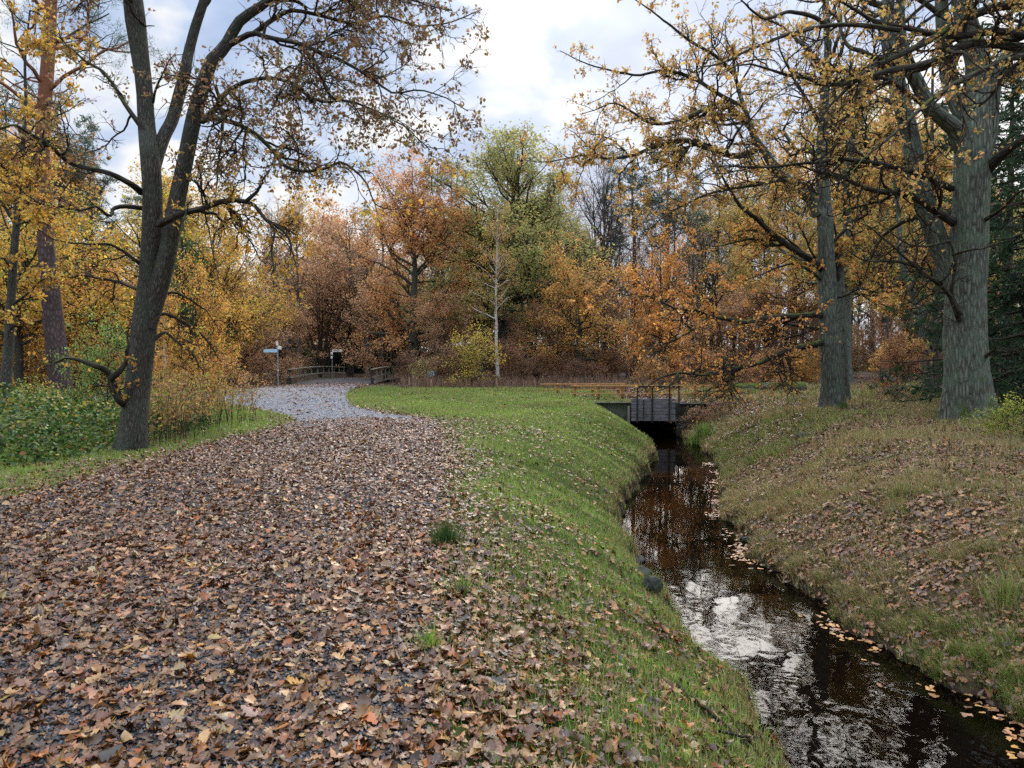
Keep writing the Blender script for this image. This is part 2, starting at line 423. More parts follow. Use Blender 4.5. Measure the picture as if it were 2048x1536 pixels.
def path_mat():
    m, nt, N, L = new_mat('gravel_path')
    tc = nd(nt, 'ShaderNodeTexCoord')
    v = nd(nt, 'ShaderNodeTexVoronoi'); v.inputs['Scale'].default_value = 42; L.new(tc.outputs['Object'], v.inputs['Vector'])
    v2 = nd(nt, 'ShaderNodeTexVoronoi'); v2.inputs['Scale'].default_value = 17; L.new(tc.outputs['Object'], v2.inputs['Vector'])
    bw = nd(nt, 'ShaderNodeSeparateColor'); L.new(v.outputs['Color'], bw.inputs[0])
    bw2 = nd(nt, 'ShaderNodeSeparateColor'); L.new(v2.outputs['Color'], bw2.inputs[0])
    n2 = noise(nt, tc.outputs['Object'], .55, 5, .6); n3 = noise(nt, tc.outputs['Object'], 3, 5)
    pale = ramp(nt, math_(nt, 'ADD', math_(nt, 'MULTIPLY', bw.outputs[0], .6), math_(nt, 'MULTIPLY', bw2.outputs[1], .4)), [(.1, (.07, .069, .072)), (.5, (.17, .168, .175)), (.95, (.31, .308, .32))])
    dark = ramp(nt, math_(nt, 'ADD', math_(nt, 'MULTIPLY', bw.outputs[1], .7), math_(nt, 'MULTIPLY', bw2.outputs[0], .4)), [(.1, (.016, .014, .014)), (.6, (.04, .036, .037)), (1, (.10, .095, .10))])
    sp = nd(nt, 'ShaderNodeSeparateXYZ'); L.new(tc.outputs['Object'], sp.inputs[0])
    y = math_(nt, 'ADD', sp.outputs[1], math_(nt, 'MULTIPLY', math_(nt, 'SUBTRACT', n2, .5), 7))
    mr = nd(nt, 'ShaderNodeMapRange'); mr.inputs['From Min'].default_value = 17.2; mr.inputs['From Max'].default_value = 20; L.new(y, mr.inputs[0])
    c = mixc(nt, mr.outputs[0], dark, pale)
    c = mixc(nt, math_(nt, 'MULTIPLY', ramp(nt, n3, [(.45, (0, 0, 0)), (.7, (1, 1, 1))]), .35), c, (.09, .075, .065))
    out_bsdf(nt, c, .8, v.outputs['Distance'], .8, .02, .3); return m
M['path'] = path_mat()

def water_mat():
    m, nt, N, L = new_mat('shallow_brown_water')
    tc = nd(nt, 'ShaderNodeTexCoord')
    mp = nd(nt, 'ShaderNodeMapping'); mp.inputs['Scale'].default_value = (1, .8, 1); L.new(tc.outputs['Object'], mp.inputs[0])
    n1 = noise(nt, mp.outputs[0], 6.0, 1, .3, .25); n2 = noise(nt, mp.outputs[0], 17, 1, .4, .6); n3 = noise(nt, tc.outputs['Object'], .8, 3)
    calm = ramp(nt, n3, [(.38, (.25, .25, .25)), (.62, (1, 1, 1))])
    sp = nd(nt, 'ShaderNodeSeparateXYZ'); L.new(tc.outputs['Object'], sp.inputs[0])
    rf = nd(nt, 'ShaderNodeMapRange'); rf.inputs['From Min'].default_value = 11; rf.inputs['From Max'].default_value = 5.5; rf.inputs['To Min'].default_value = .035; rf.inputs['To Max'].default_value = .8; L.new(sp.outputs[1], rf.inputs[0])
    h = math_(nt, 'MULTIPLY', math_(nt, 'MULTIPLY', math_(nt, 'ADD', n1, math_(nt, 'MULTIPLY', n2, .11)), calm), rf.outputs[0])
    bp = nd(nt, 'ShaderNodeBump'); bp.inputs['Strength'].default_value = 1.0; bp.inputs['Distance'].default_value = .010; L.new(h, bp.inputs['Height'])
    fr = nd(nt, 'ShaderNodeFresnel'); fr.inputs[0].default_value = 1.42; L.new(bp.outputs[0], fr.inputs['Normal'])
    gl = nd(nt, 'ShaderNodeBsdfGlossy'); gl.inputs['Roughness'].default_value = .035; L.new(bp.outputs[0], gl.inputs['Normal'])
    tr = nd(nt, 'ShaderNodeBsdfTransparent'); tr.inputs[0].default_value = (.27, .23, .185, 1)
    mx = nd(nt, 'ShaderNodeMixShader'); L.new(math_(nt, 'MULTIPLY', fr.outputs[0], .62, True), mx.inputs[0]); L.new(tr.outputs[0], mx.inputs[1]); L.new(gl.outputs[0], mx.inputs[2])
    o = nd(nt, 'ShaderNodeOutputMaterial'); L.new(mx.outputs[0], o.inputs[0]); return m
M['water'] = water_mat()

# ------------------------------------------------------------------ ground sheet
def build_ground():
    def axis(segs):
        a = []
        for s, e, st in segs: a.append(np.arange(s, e, st))
        return np.concatenate(a)
    xs = axis([(-420, -120, 30), (-120, -40, 6), (-40, -14, 1.0), (-14, -6.5, .35), (-6.5, -.6, .3), (-.6, 9, .1), (9, 16, .25), (16, 40, 1), (40, 120, 6), (120, 421, 30)])
    ys = axis([(-60, -8, 8), (-8, 2, .5), (2, 34.4, .14), (34.4, 60, .6), (60, 130, 3), (130, 421, 30)])
    X, Y = np.meshgrid(xs, ys); Z = hgt(X, Y)
    V = np.stack([X, Y, Z], -1).reshape(-1, 3); nx, ny = len(xs), len(ys)
    i, j = np.meshgrid(np.arange(nx - 1), np.arange(ny - 1)); b = (j * nx + i).ravel()
    Fq = np.stack([b, b + 1, b + nx + 1, b + nx], -1)
    x, y = V[:, 0], V[:, 1]; xl, xr = edges(y)
    soil = np.array((.045, .03, .02)); lawn = np.array((.06, .085, .02)); dry = np.array((.10, .075, .04)); bed = np.array((.045, .032, .021)); mud = np.array((.02, .016, .012))
    c = np.tile(soil, (len(V), 1))
    inl = (x > -2.5) & (x < xl) & (y < 48) | ((x > -9) & (x < -5.5) & (y > 9) & (y < 30)) | ((x > -9) & (x < 12) & (y > 26) & (y < 50) & (x < xl))
    c[inl] = lawn
    c[(x > xr) & (y < 34)] = dry
    c[(x > xl) & (x < xr) & (y < 33.5)] = bed
    near = ((np.abs(x - xl) < .22) | (np.abs(x - xr) < .16)) & (y < 30)
    c[near] = mud
    o = link('ground', mesh_np('ground', V, [(Fq, 0)], [M['ground']], c, smooth=True)); o['kind'] = 'structure'

def build_path():
    pts = []
    n = len(PATH); rng = np.random.default_rng(5)
    for k in range(n):     # wavering edge
        a, b = PATH[k], PATH[(k + 1) % n]; L = np.hypot(*(b - a)); m = max(1, int(L / .35))
        for q in range(m):
            p = a + (b - a) * q / m
            if p[1] > -5.5 and p[1] < 50: p = p + rng.normal(scale=.07, size=2)
            pts.append(p)
    nb = len(pts); ed = [(i, (i + 1) % nb) for i in range(nb)]
    B = np.array(pts)
    gx, gy = np.meshgrid(np.arange(-26, 0, .4), np.arange(-6, 50.2, .4)); gx, gy = gx.ravel(), gy.ravel()
    k = inpoly(gx, gy, B) & (polydist(gx, gy, B) > .2)
    allp = [Vector(p) for p in pts] + [Vector((a, b)) for a, b in zip(gx[k], gy[k])]
    v, e, f, *_ = delaunay_2d_cdt(allp, ed, [list(range(nb))], 1, 1e-5)
    v = np.array([(p[0], p[1]) for p in v]); z = hgt(v[:, 0], v[:, 1]) + .015
    tri = np.array([t for t in f if len(t) == 3])
    o = link('path', mesh_np('path', np.c_[v, z], [(tri, 0)], [M['path']], smooth=True)); o['kind'] = 'structure'

def build_water():
    ys = np.arange(-8, 33.7, .4); xl, xr = edges(ys)
    us = np.linspace(-.12, 1.12, 9)
    X = xl[:, None] + (xr - xl)[:, None] * us[None]; Y = np.repeat(ys[:, None], 9, 1)
    V = np.stack([X, Y, np.full_like(X, WATER)], -1).reshape(-1, 3); n = len(ys)
    i, j = np.meshgrid(np.arange(8), np.arange(n - 1)); b = (j * 9 + i).ravel()
    o = link('stream_water', mesh_np('stream_water', V, [(np.stack([b, b + 1, b + 10, b + 9], -1), 0)], [M['water']], smooth=True)); o['kind'] = 'structure'

build_ground(); build_path(); build_water()

# ------------------------------------------------------------------ litter, grass
def wedge(rng, n, y0, y1, margin=2.2, x0=-99, x1=99):
    """Even random ground points between two distances that the view can cover."""
    out = []
    tot = 0
    while tot < n:
        y = rng.uniform(y0, y1, n * 2); w = .74 * y1 + margin; x = rng.uniform(-w, w, n * 2)
        k = (np.abs(x) < .74 * y + margin) & (x > x0) & (x < x1)
        out.append(np.stack([x[k], y[k]], 1)); tot += k.sum()
    return np.concatenate(out)[:n]

def wedge_area(y0, y1, margin=2.2): return (.74 * (y0 + y1) + 2 * margin) * (y1 - y0)

def zone(x, y):
    xl, xr = edges(y)
    on_path = inpoly(x, y, PATH)
    return on_path, xl - x, x - xr

def patch(x, y, s, seed): return .5 + .5 * lump(x, y, s, seed)

def litter_density(x, y):
    on, t, s = zone(x, y); e = polydist(x, y, PATH)
    d = np.zeros(len(x))
    ytr = y + 1.2 * lump(x, y, .9, 7)
    dp = np.where(ytr < 18.5, 1.0, np.where(ytr < 20.5, .55, .10 + .45 * ss((y - 42) / 8)))
    dp = np.where(y < 18.5, dp * (.70 + .30 * patch(x, y, 1.1, 3)), dp)
    trk = np.exp(-((x + 2.0 + .12 * np.sin(y)) / .42) ** 2) + .9 * np.exp(-((x + 4.4 + .15 * np.sin(y * .8)) / .5) ** 2)
    dp = dp * (1 - .34 * trk * (y < 18.5) * ss((y - 2) / 4))
    d = np.where(on, dp, d)
    lawn = (~on) & (t > 0) & (x > -6) & (y < 60)
    p1 = patch(x, y, 1.3, 5)
    near = np.clip((9.5 - y) / 5, 0, 1)
    dl = .7 * np.exp(-e / (.40 + .35 * near)) + .05 + .30 * p1 ** 2 + .17 * near
    dl = dl + .3 * ss((x + 10) / -3) * ss((y - 30) / 10)
    d = np.where(lawn, np.clip(dl, 0, 1), d)
    leftv = (~on) & (x <= -5.2)
    d = np.where(leftv, np.where(y > 12, .6 * np.exp(-e / .3) + .05, .75 * np.exp(-e / .8) + .1), d)
    rb = (s > 0)
    p2 = patch(x, y, .75, 9) * .65 + .35 * patch(x, y, 2.1, 4)
    heap = np.exp(-(((x - 7.2) / 1.6) ** 2 + ((y - 11.3) / 1.9) ** 2)) + .8 * np.exp(-(((x - 5.3) / .9) ** 2 + ((y - 8.2) / 1.2) ** 2))
    d = np.where(rb, np.clip(.34 + 1.1 * ss((p2 - .25) / .4) + .6 * heap, 0, 1) , d)
    d = np.where((y > 33.7) & ~on & (x > -6), .6, d)
    wat = (t < -.02) & (s < -.02) & (y < 30.1)
    d = np.where((y > 30.1) & (y < 33.8) & (x > 2.7) & (x < 9.1), .5, d)
    d = np.where((s > 0) & (s < .5) & (y < 28), .6, d)
    d = np.where(wat, 0, d)
    return d

def litter_mesh(rng, x, y, size, full, z0=None):
    n = len(x)
    z = surf(x, y) if z0 is None else z0; e = .15
    nx_, ny_ = -(hgt(x + e, y) - hgt(x - e, y)) / (2 * e), -(hgt(x, y + e) - hgt(x, y - e)) / (2 * e)
    nn = nrm(np.stack([nx_, ny_, np.ones(n)], -1) + rng.normal(scale=.24, size=(n, 3)) * np.array((1, 1, .3)))
    q = rng.normal(size=(n, 3)); d = nrm(q - nn * (q * nn).sum(-1, keepdims=True)); s = np.cross(d, nn)
    if full:
        st = np.array([0, .13, .24, .36, .46, .58, .68, .82, 1.0]); w = np.array([.02, .17, .10, .27, .17, .33, .22, .24, .02])
    else:
        st = np.array([0, .3, .55, .8, 1.0]); w = np.array([.03, .25, .2, .3, .03])
    k = len(st)
    c1 = rng.normal(.25, .75, (n, 1)); c2 = rng.normal(.10, .5, (n, 1)); c3 = rng.normal(0, .35, (n, 1))
    sz = size[:, None]
    asym = 1 + rng.normal(scale=.18, size=(n, k, 2)); wid = rng.uniform(.85, 1.25, (n, 1))
    mid = c2 * (st[None] - .5) ** 2 * 1.2
    wl = w[None] * asym[..., 0] * wid; wr = w[None] * asym[..., 1] * wid
    zl = mid + c1 * wl ** 2 * 2 + c3 * wl * .5; zr = mid + c1 * wr ** 2 * 2 - c3 * wr * .5
    def pts(a, b, c): return sz[..., None] * (a[..., None] * s[:, None] + b[..., None] * d[:, None] + c[..., None] * nn[:, None])
    b = np.repeat(st[None], n, 0) - .5
    base = np.stack([x, y, z + np.abs(rng.normal(scale=.018, size=n)) + .014 + (.045 * rng.random(n) * (x > edges(y)[1] + .1) if z0 is None else 0)], -1)[:, None]
    A, B, C = base + pts(-wl, b + .07 * (wl > .2), zl), base + pts(np.zeros_like(b), b, mid), base + pts(wr, b + .07 * (wr > .2), zr)
    V = np.stack([A, B, C], 2).reshape(n, k * 3, 3)
    i = np.arange(k - 1) * 3
    fi = np.concatenate([np.stack([i, i + 1, i + 4, i + 3], -1), np.stack([i + 1, i + 2, i + 5, i + 4], -1)])
    Fq = (np.arange(n) * k * 3)[:, None, None] + fi[None]
    return V.reshape(-1, 3), Fq.reshape(-1, 4), k * 3

LIT = [(tuple(a * b for a, b in zip(c, (1.16, .96, .60))), w) for c, w in [((.34, .21, .12), 3.0), ((.25, .135, .068), 3.4), ((.15, .07, .034), 3.8), ((.07, .034, .02), 3.4), ((.32, .125, .032), 1.5), ((.43, .31, .20), 1.6), ((.19, .115, .085), 1.6), ((.46, .25, .04), .22)]]

def build_litter():
    rng = np.random.default_rng(11)
    VV, FF, CC, off = [], [], [], 0
    for y0, y1, per, full, lo, hi in [(2.2, 7.0, 980, True, .032, .098), (7.0, 13, 760, False, .035, .088), (13, 21, 480, False, .045, .10), (21, 52, 90, False, .08, .14)]:
        n = int(per * wedge_area(y0, y1)); p = wedge(rng, n, y0, y1)
        x, y = p[:, 0], p[:, 1]
        k = rng.random(n) < litter_density(x, y); x, y = x[k], y[k]
        size = rng.uniform(lo, hi, len(x))
        V, Fq, m = litter_mesh(rng, x, y, size, full)
        c = pal(rng, len(x), LIT, .34) * .60
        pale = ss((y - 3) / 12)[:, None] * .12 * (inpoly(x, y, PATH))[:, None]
        c = c * (1 - pale) + np.array((.27, .175, .135)) * pale  # pale sky sheen of the farther path leaves, mixed into their colour
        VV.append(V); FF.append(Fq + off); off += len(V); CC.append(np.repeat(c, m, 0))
    # leaves drifting against the far bank
    n = 900; y = rng.uniform(4.5, 22, n); x = edges(y)[1] - np.abs(rng.normal(scale=.14, size=n)) + .02
    k = rng.random(n) < ss((patch(x, y, 1.9, 19) - .35) / .3); x, y = x[k], y[k]
    V, Fq, m = litter_mesh(rng, x, y, rng.uniform(.05, .10, len(x)), False, np.full(len(x), WATER - .008))
    V[:, 2] = WATER + .004 + (V[:, 2] - WATER) * .25
    VV.append(V); FF.append(Fq + off); off += len(V); CC.append(np.repeat(pal(rng, len(x), [((.40, .20, .06), 2), ((.28, .13, .05), 2), ((.16, .08, .04), 1)], .2), m, 0))
    # crumbs and torn bits between the leaves
    for y0, y1, per in [(2.2, 8, 620)]:
        n = int(per * wedge_area(y0, y1)); p = wedge(rng, n, y0, y1, x1=2.2); x, y = p[:, 0], p[:, 1]
        k = rng.random(n) < litter_density(x, y) ** .5; x, y = x[k], y[k]
        V, Fq, m = litter_mesh(rng, x, y, rng.uniform(.015, .04, len(x)), False)
        VV.append(V); FF.append(Fq + off); off += len(V); CC.append(np.repeat(pal(rng, len(x), LIT[1:4], .25) * .75, m, 0))
    o = link('fallen_leaves', mesh_np('fallen_leaves', np.concatenate(VV), [(np.concatenate(FF), 0)], [M['litter']], np.concatenate(CC)))
    o['kind'] = 'stuff'

def blades(rng, x, y, h, w, cols, bend=.5, z=None, lean=None):
    n = len(x); z = surf(x, y) - .01 if z is None else z
    a = rng.uniform(0, 2 * PI, n); s = np.stack([np.cos(a), np.sin(a), np.zeros(n)], -1)
    b = rng.uniform(0, 2 * PI, n); bm = np.abs(rng.normal(scale=bend, size=n))
    l = np.stack([np.cos(b), np.sin(b)], -1) * bm[:, None]
    if lean is not None: l = l + lean
    up = np.stack([l[:, 0] * .35, l[:, 1] * .35, np.ones(n)], -1)
    base = np.stack([x, y, z], -1)
    h1 = h[:, None]; ww = (w / 2)[:, None]
    lxy = np.c_[l, np.zeros(n)]
    mid = base + nrm(up) * h1 * .55
    tipd = nrm(np.c_[l * 1.4, np.ones(n) * (1.0 - .75 * np.clip(bm, 0, 1.6))])
    tip = mid + tipd * h1 * .5
    V = np.stack([base - s * ww, base + s * ww, mid + s * ww * .8, mid - s * ww * .8, tip], 1).reshape(-1, 3)
    o = (np.arange(n) * 5)[:, None]
    return V, o + np.array([[0, 1, 2, 3]]), o + np.array([[3, 2, 4]]), np.repeat(cols, 5, 0)

def merge_blades(name, parts):
    VV, Q, T, C, off = [], [], [], [], 0
    for V, q, t, c in parts:
        VV.append(V); Q.append(q + off); T.append(t + off); C.append(c); off += len(V)
    return mesh_np(name, np.concatenate(VV), [(np.concatenate(Q), 0), (np.concatenate(T), 0)], [M['blade']], np.concatenate(C))

GREEN = [((.21, .33, .05), 3), ((.15, .255, .042), 3), ((.26, .33, .075), 2), ((.08, .15, .03), 1.3), ((.33, .29, .13), 1.1)]
DRYG = [((.30, .23, .11), 3), ((.22, .19, .075), 2.4), ((.40, .32, .19), 2), ((.16, .19, .05), 2.0), ((.24, .13, .065), 2.2), ((.12, .08, .045), 1.2)]

def build_grass():
    rng = np.random.default_rng(21)
    parts = []
    for y0, y1, per, hm, wm in [(2.2, 6, 3600, .09, .0048), (6, 11, 2600, .08, .006), (11, 20, 1100, .075, .011), (20, 34, 420, .085, .02), (34, 52, 170, .10, .036)]:
        n = int(per * wedge_area(y0, y1)); p = wedge(rng, n, y0, y1, x0=-12, x1=5); x, y = p[:, 0], p[:, 1]
        on, t, s = zone(x, y); e = polydist(x, y, PATH)
        d = np.zeros(n)
        lawn = (~on) & ((t > .03) | ((y > 30.1) & (y < 33.8))) & (x > -6) & (y < 48)
        pt = patch(x, y, 2.2, 6) * .6 + .4 * patch(x, y, 5.3, 8)
        dl = np.clip(.25 + .9 * pt, 0, 1) * np.clip(.10 + e / (1.1 + .8 * ss((11 - y) / 6)), 0, 1)
        d = np.where(lawn, dl, d)
        lv = (~on) & (x < -5.2) & (y > 5) & (y < 42) & (x > -9.5 - .1 * y)
        d = np.where(lv, np.clip(.35 + .3 * e, 0, .95) * ss((2.4 + .1 * y - e) / .5 + .4), d)
        k = rng.random(n) < d; x, y, t = x[k], y[k], t[k]; m = len(x)
        pt = patch(x, y, 1.4, 12)
        h = hm * rng.uniform(.5, 1.35, m) * (.7 + .6 * pt); w = wm * rng.uniform(.7, 1.3, m)
        edge = (t < .35) & (t > 0); h = h * np.where(edge, 1.7, 1)
        c = pal(rng, m, GREEN, .18) * (.75 + .55 * patch(x, y, .9, 2))[:, None]
        dr = (rng.random(m) < (.12 + .35 * patch(x, y, 1.1, 15) ** 2 * ss((y - 8) / 8) + .4 * edge))
        c[dr] = pal(rng, dr.sum(), DRYG, .15)
        parts.append(blades(rng, x, y, h, w, c, .6))
    o = link('grass', merge_blades('grass', parts)); o['kind'] = 'stuff'
    # long dry grass of the far bank
    parts = []
    for y0, y1, per, hm, wm in [(4, 9, 1500, .17, .005), (9, 16, 900, .18, .008), (16, 26, 380, .20, .015), (26, 46, 90, .28, .03)]:
        n = int(per * wedge_area(y0, y1)); p = wedge(rng, n, y0, y1, x0=3.5); x, y = p[:, 0], p[:, 1]
        on, t, s = zone(x, y)
        pt = patch(x, y, 2.9, 31) * .5 + .5 * patch(x, y, 1.2, 14)
        d = np.where(s > .02, np.clip(.26 + .85 * ss((pt - .35) / .4), 0, 1), 0) * np.where((y > 30) & (x < 7.2), 0, 1)
        d = np.where((s > .02) & (s < .55) & (y < 28), np.maximum(d, .85), d)
        k = rng.random(n) < d; x, y, s = x[k], y[k], s[k]; m = len(x)
        # gather blades into tussocks
        cs = np.where(rng.random(m) < .5, .30, .47); ix, iy = np.floor(x / cs), np.floor(y / cs)
        hx, hy = np.mod(np.sin(ix * 127.1 + iy * 311.7 + cs * 91) * 43758.5, 1), np.mod(np.sin(ix * 269.5 + iy * 183.3 + cs * 57) * 24634.6, 1)
        gx, gy = (ix + hx) * cs, (iy + hy) * cs
        f = rng.uniform(.0, .85, m); x2 = x * (1 - f) + gx * f; y2 = y * (1 - f) + gy * f
        ok = (x2 - edges(y2)[1]) > .05; x2, y2, s = x2[ok], y2[ok], s[ok]; m = len(x2)
        h = hm * rng.uniform(.4, 1.3, m) * (.55 + .9 * patch(x2, y2, 1.7, 23)); w = wm * rng.uniform(.7, 1.4, m)
        g = patch(x2, y2, .8, 41)[:, None]
        c = pal(rng, m, DRYG, .25) * (.85 + .6 * g)
        gr = rng.random(m) < np.clip(.14 + .5 * ss((patch(x2, y2, .45, 52) - .5) / .3), 0, .65); c[gr] = pal(rng, gr.sum(), GREEN, .2) * .8
        slope = ss((4 - s) / 4)[:, None]
        parts.append(blades(rng, x2, y2, h, w, c, .75, lean=np.c_[-.75 * np.ones(m), -.15 * np.ones(m)] * slope))
    o = link('dry_grass', merge_blades('dry_grass', parts)); o['kind'] = 'stuff'

def build_gravel():
    rng = np.random.default_rng(14); VV, FF, CC, off = [], [], [], 0
    t = np.array([(1, 0, 0), (-1, 0, 0), (0, 1, 0), (0, -1, 0), (0, 0, 1), (0, 0, -1)], float)
    fi = np.array([(0, 2, 4), (2, 1, 4), (1, 3, 4), (3, 0, 4), (2, 0, 5), (1, 2, 5), (3, 1, 5), (0, 3, 5)])
    for y0, y1, per, lo, hi in [(2.3, 5.5, 900, .006, .017), (5.5, 10, 420, .008, .02), (18, 32, 60, .014, .03)]:
        n = int(per * wedge_area(y0, y1)); p = wedge(rng, n, y0, y1, x1=0); x, y = p[:, 0], p[:, 1]
        k = inpoly(x, y, PATH); x, y = x[k], y[k]; n = len(x)
        s = rng.uniform(lo, hi, n)[:, None, None] * rng.uniform(.6, 1.4, (n, 6, 1)) * np.array((1, 1, .6))
        a = rng.uniform(0, 6.28, n); ca, sa = np.cos(a)[:, None], np.sin(a)[:, None]
        q = t[None] * s + rng.normal(scale=.002, size=(n, 6, 3))
        V = np.stack([q[..., 0] * ca - q[..., 1] * sa + x[:, None], q[..., 0] * sa + q[..., 1] * ca + y[:, None], q[..., 2] + hgt(x, y)[:, None] + .02], -1)
        far = y[:, None] > 17.5
        c = np.where(far, pal(rng, n, [((.22, .22, .24), 2), ((.34, .34, .37), 1), ((.16, .16, .18), 1)], .15), pal(rng, n, [((.045, .043, .046), 3), ((.08, .078, .084), 2), ((.03, .029, .03), 2), ((.14, .14, .15), .4)], .2))
        VV.append(V.reshape(-1, 3)); FF.append(((np.arange(n) * 6)[:, None, None] + fi[None]).reshape(-1, 3) + off); off += n * 6; CC.append(np.repeat(c, 6, 0))
    o = link('gravel', mesh_np('gravel', np.concatenate(VV), [(np.concatenate(FF), 0)], [M['pebble']], np.concatenate(CC))); o['kind'] = 'stuff'

M['pebble'] = leaf_mat('loose_gravel_stone', 0.0, .55, spec=.4)
build_litter(); build_gravel(); build_grass()

# ------------------------------------------------------------------ sky, sun, camera
SUN_AZ, SUN_EL = math.radians(11), math.radians(24)     # clockwise from +y, height
def build_light():
    w = bpy.data.worlds.new('World'); SC.world = w; w.use_nodes = True
    nt = w.node_tree; nt.nodes.clear(); L = nt.links
    sky = nd(nt, 'ShaderNodeTexSky', sky_type='NISHITA'); sky.sun_disc = False
    sky.sun_elevation = SUN_EL; sky.sun_rotation = SUN_AZ; sky.air_density = 1.0; sky.dust_density = 1.2; sky.ozone_density = 1.2
    tc = nd(nt, 'ShaderNodeTexCoord')
    mp = nd(nt, 'ShaderNodeMapping'); mp.inputs['Scale'].default_value = (1, 1, 1.7); mp.inputs['Location'].default_value = (.9, .2, .7); L.new(tc.outputs['Generated'], mp.inputs[0])
    n1 = noise(nt, mp.outputs[0], 4.0, 4, .45, .5)
    n2 = noise(nt, mp.outputs[0], 11, 4, .5, .3)
    sd = nd(nt, 'ShaderNodeVectorMath', operation='DOT_PRODUCT'); L.new(tc.outputs['Generated'], sd.inputs[0])
    sd.inputs[1].default_value = (math.sin(SUN_AZ) * math.cos(SUN_EL), math.cos(SUN_AZ) * math.cos(SUN_EL), math.sin(SUN_EL))
    gl = nd(nt, 'ShaderNodeMapRange'); gl.inputs['From Min'].default_value = .86; gl.inputs['From Max'].default_value = 1.0; gl.inputs['To Max'].default_value = .3; L.new(sd.outputs['Value'], gl.inputs[0])
    gp = math_(nt, 'POWER', gl.outputs[0], 2.0)
    thick = ramp(nt, math_(nt, 'ADD', math_(nt, 'MULTIPLY', n1, .75), math_(nt, 'MULTIPLY', n2, .25)), [(.40, (1.15, 1.15, 1.15)), (.46, (1.0, 1.01, 1.04)), (.52, (.60, .72, .94)), (.62, (.42, .54, .80))])
    add = nd(nt, 'ShaderNodeMix', data_type='RGBA', blend_type='ADD'); add.inputs[0].default_value = 1
    L.new(thick, add.inputs[6])
    gc = nd(nt, 'ShaderNodeCombineColor'); [L.new(gp, s) for s in gc.inputs[:3]]; L.new(gc.outputs[0], add.inputs[7])
    bs = nd(nt, 'ShaderNodeBackground'); L.new(sky.outputs[0], bs.inputs[0]); bs.inputs[1].default_value = .08
    # an overcast dome: about three times as bright overhead as low down
    sz = nd(nt, 'ShaderNodeSeparateXYZ'); L.new(tc.outputs['Generated'], sz.inputs[0])
    zr = nd(nt, 'ShaderNodeMapRange', interpolation_type='SMOOTHSTEP'); zr.inputs['From Min'].default_value = .36; zr.inputs['From Max'].default_value = 1.0; zr.inputs['To Min'].default_value = 1.0; zr.inputs['To Max'].default_value = 4.6; L.new(sz.outputs[2], zr.inputs[0])
    el = math_(nt, 'MULTIPLY', zr.outputs[0], CLOUD)
    bc = nd(nt, 'ShaderNodeBackground'); L.new(add.outputs[2], bc.inputs[0]); L.new(el, bc.inputs[1])
    mx = nd(nt, 'ShaderNodeMixShader'); mx.inputs[0].default_value = .93
    L.new(bs.outputs[0], mx.inputs[1]); L.new(bc.outputs[0], mx.inputs[2])
    o = nd(nt, 'ShaderNodeOutputWorld'); L.new(mx.outputs[0], o.inputs[0])
    sun = bpy.data.lights.new('sun', 'SUN'); sun.energy = SUNP; sun.angle = math.radians(38); sun.color = (1, .94, .86)
    so = bpy.data.objects.new('sun', sun); COL.objects.link(so)
    dirv = Vector((math.sin(SUN_AZ) * math.cos(SUN_EL), math.cos(SUN_AZ) * math.cos(SUN_EL), math.sin(SUN_EL)))
    so.rotation_euler = dirv.to_track_quat('Z', 'Y').to_euler(); so.location = dirv * 60
    cam = bpy.data.cameras.new('camera'); co = bpy.data.objects.new('camera', cam); COL.objects.link(co)
    cam.sensor_width = 36; cam.lens = 36 * F / 2048; cam.clip_end = 2000; cam.clip_start = .05
    co.location = (0, 0, EYE); co.rotation_euler = (PI / 2 - PITCH, 0, 0)
    SC.camera = co
    SC.view_settings.view_transform = 'Standard'; SC.view_settings.look = 'None'; SC.view_settings.exposure = EXPO; SC.view_settings.gamma = 1
    cy = SC.cycles; cy.max_bounces = 6; cy.diffuse_bounces = 3; cy.glossy_bounces = 2; cy.transmission_bounces = 3; cy.transparent_max_bounces = 6
    cy.caustics_reflective = False; cy.caustics_refractive = False; cy.sample_clamp_indirect = 4
    cy.use_denoising = DENOISE
CLOUD, SUNP, EXPO, DENOISE = .49, 1.5, 0.95, False
build_light()
# ------------------------------------------------------------------ trees
def crown_mesh(name, tubes, leaves, mats, base, rng):
    """twigs (material 1) and leaf cards (material 0) in one crown mesh; leaves = list of (V, quads, cols)."""
    V, Q, C, A, off, faces = [], [], [], [], 0, []
    for v, q, c in leaves:
        V.append(v); faces.append((q + off, 0)); C.append(c); A.append(np.zeros_like(v)); off += len(v)
    if tubes is not None and tubes.b:
        v, q, t = tubes.build(); V.append(v); faces.append((q + off, 1)); C.append(np.full_like(v, .05)); A.append(t)
    V = np.concatenate(V) - np.asarray(base)
    return mesh_np(name, V, faces, mats, np.concatenate(C), np.concatenate(A))

def limb_world(rng, spec, d_off=0.0):
    d0, d1, w0, w1, pts = spec
    m = len(pts); out = []
    wig = np.cumsum(rng.normal(scale=.06, size=m)); wig[0] = 0
    for k, p in enumerate(pts):
        f = k / (m - 1); d = d0 + (d1 - d0) * f + wig[k]
        w = p[2] if len(p) > 2 else w0 + (w1 - w0) * f
        out.append([*at(p[0], p[1], d), w * d / F / 2])
    return np.array(out)

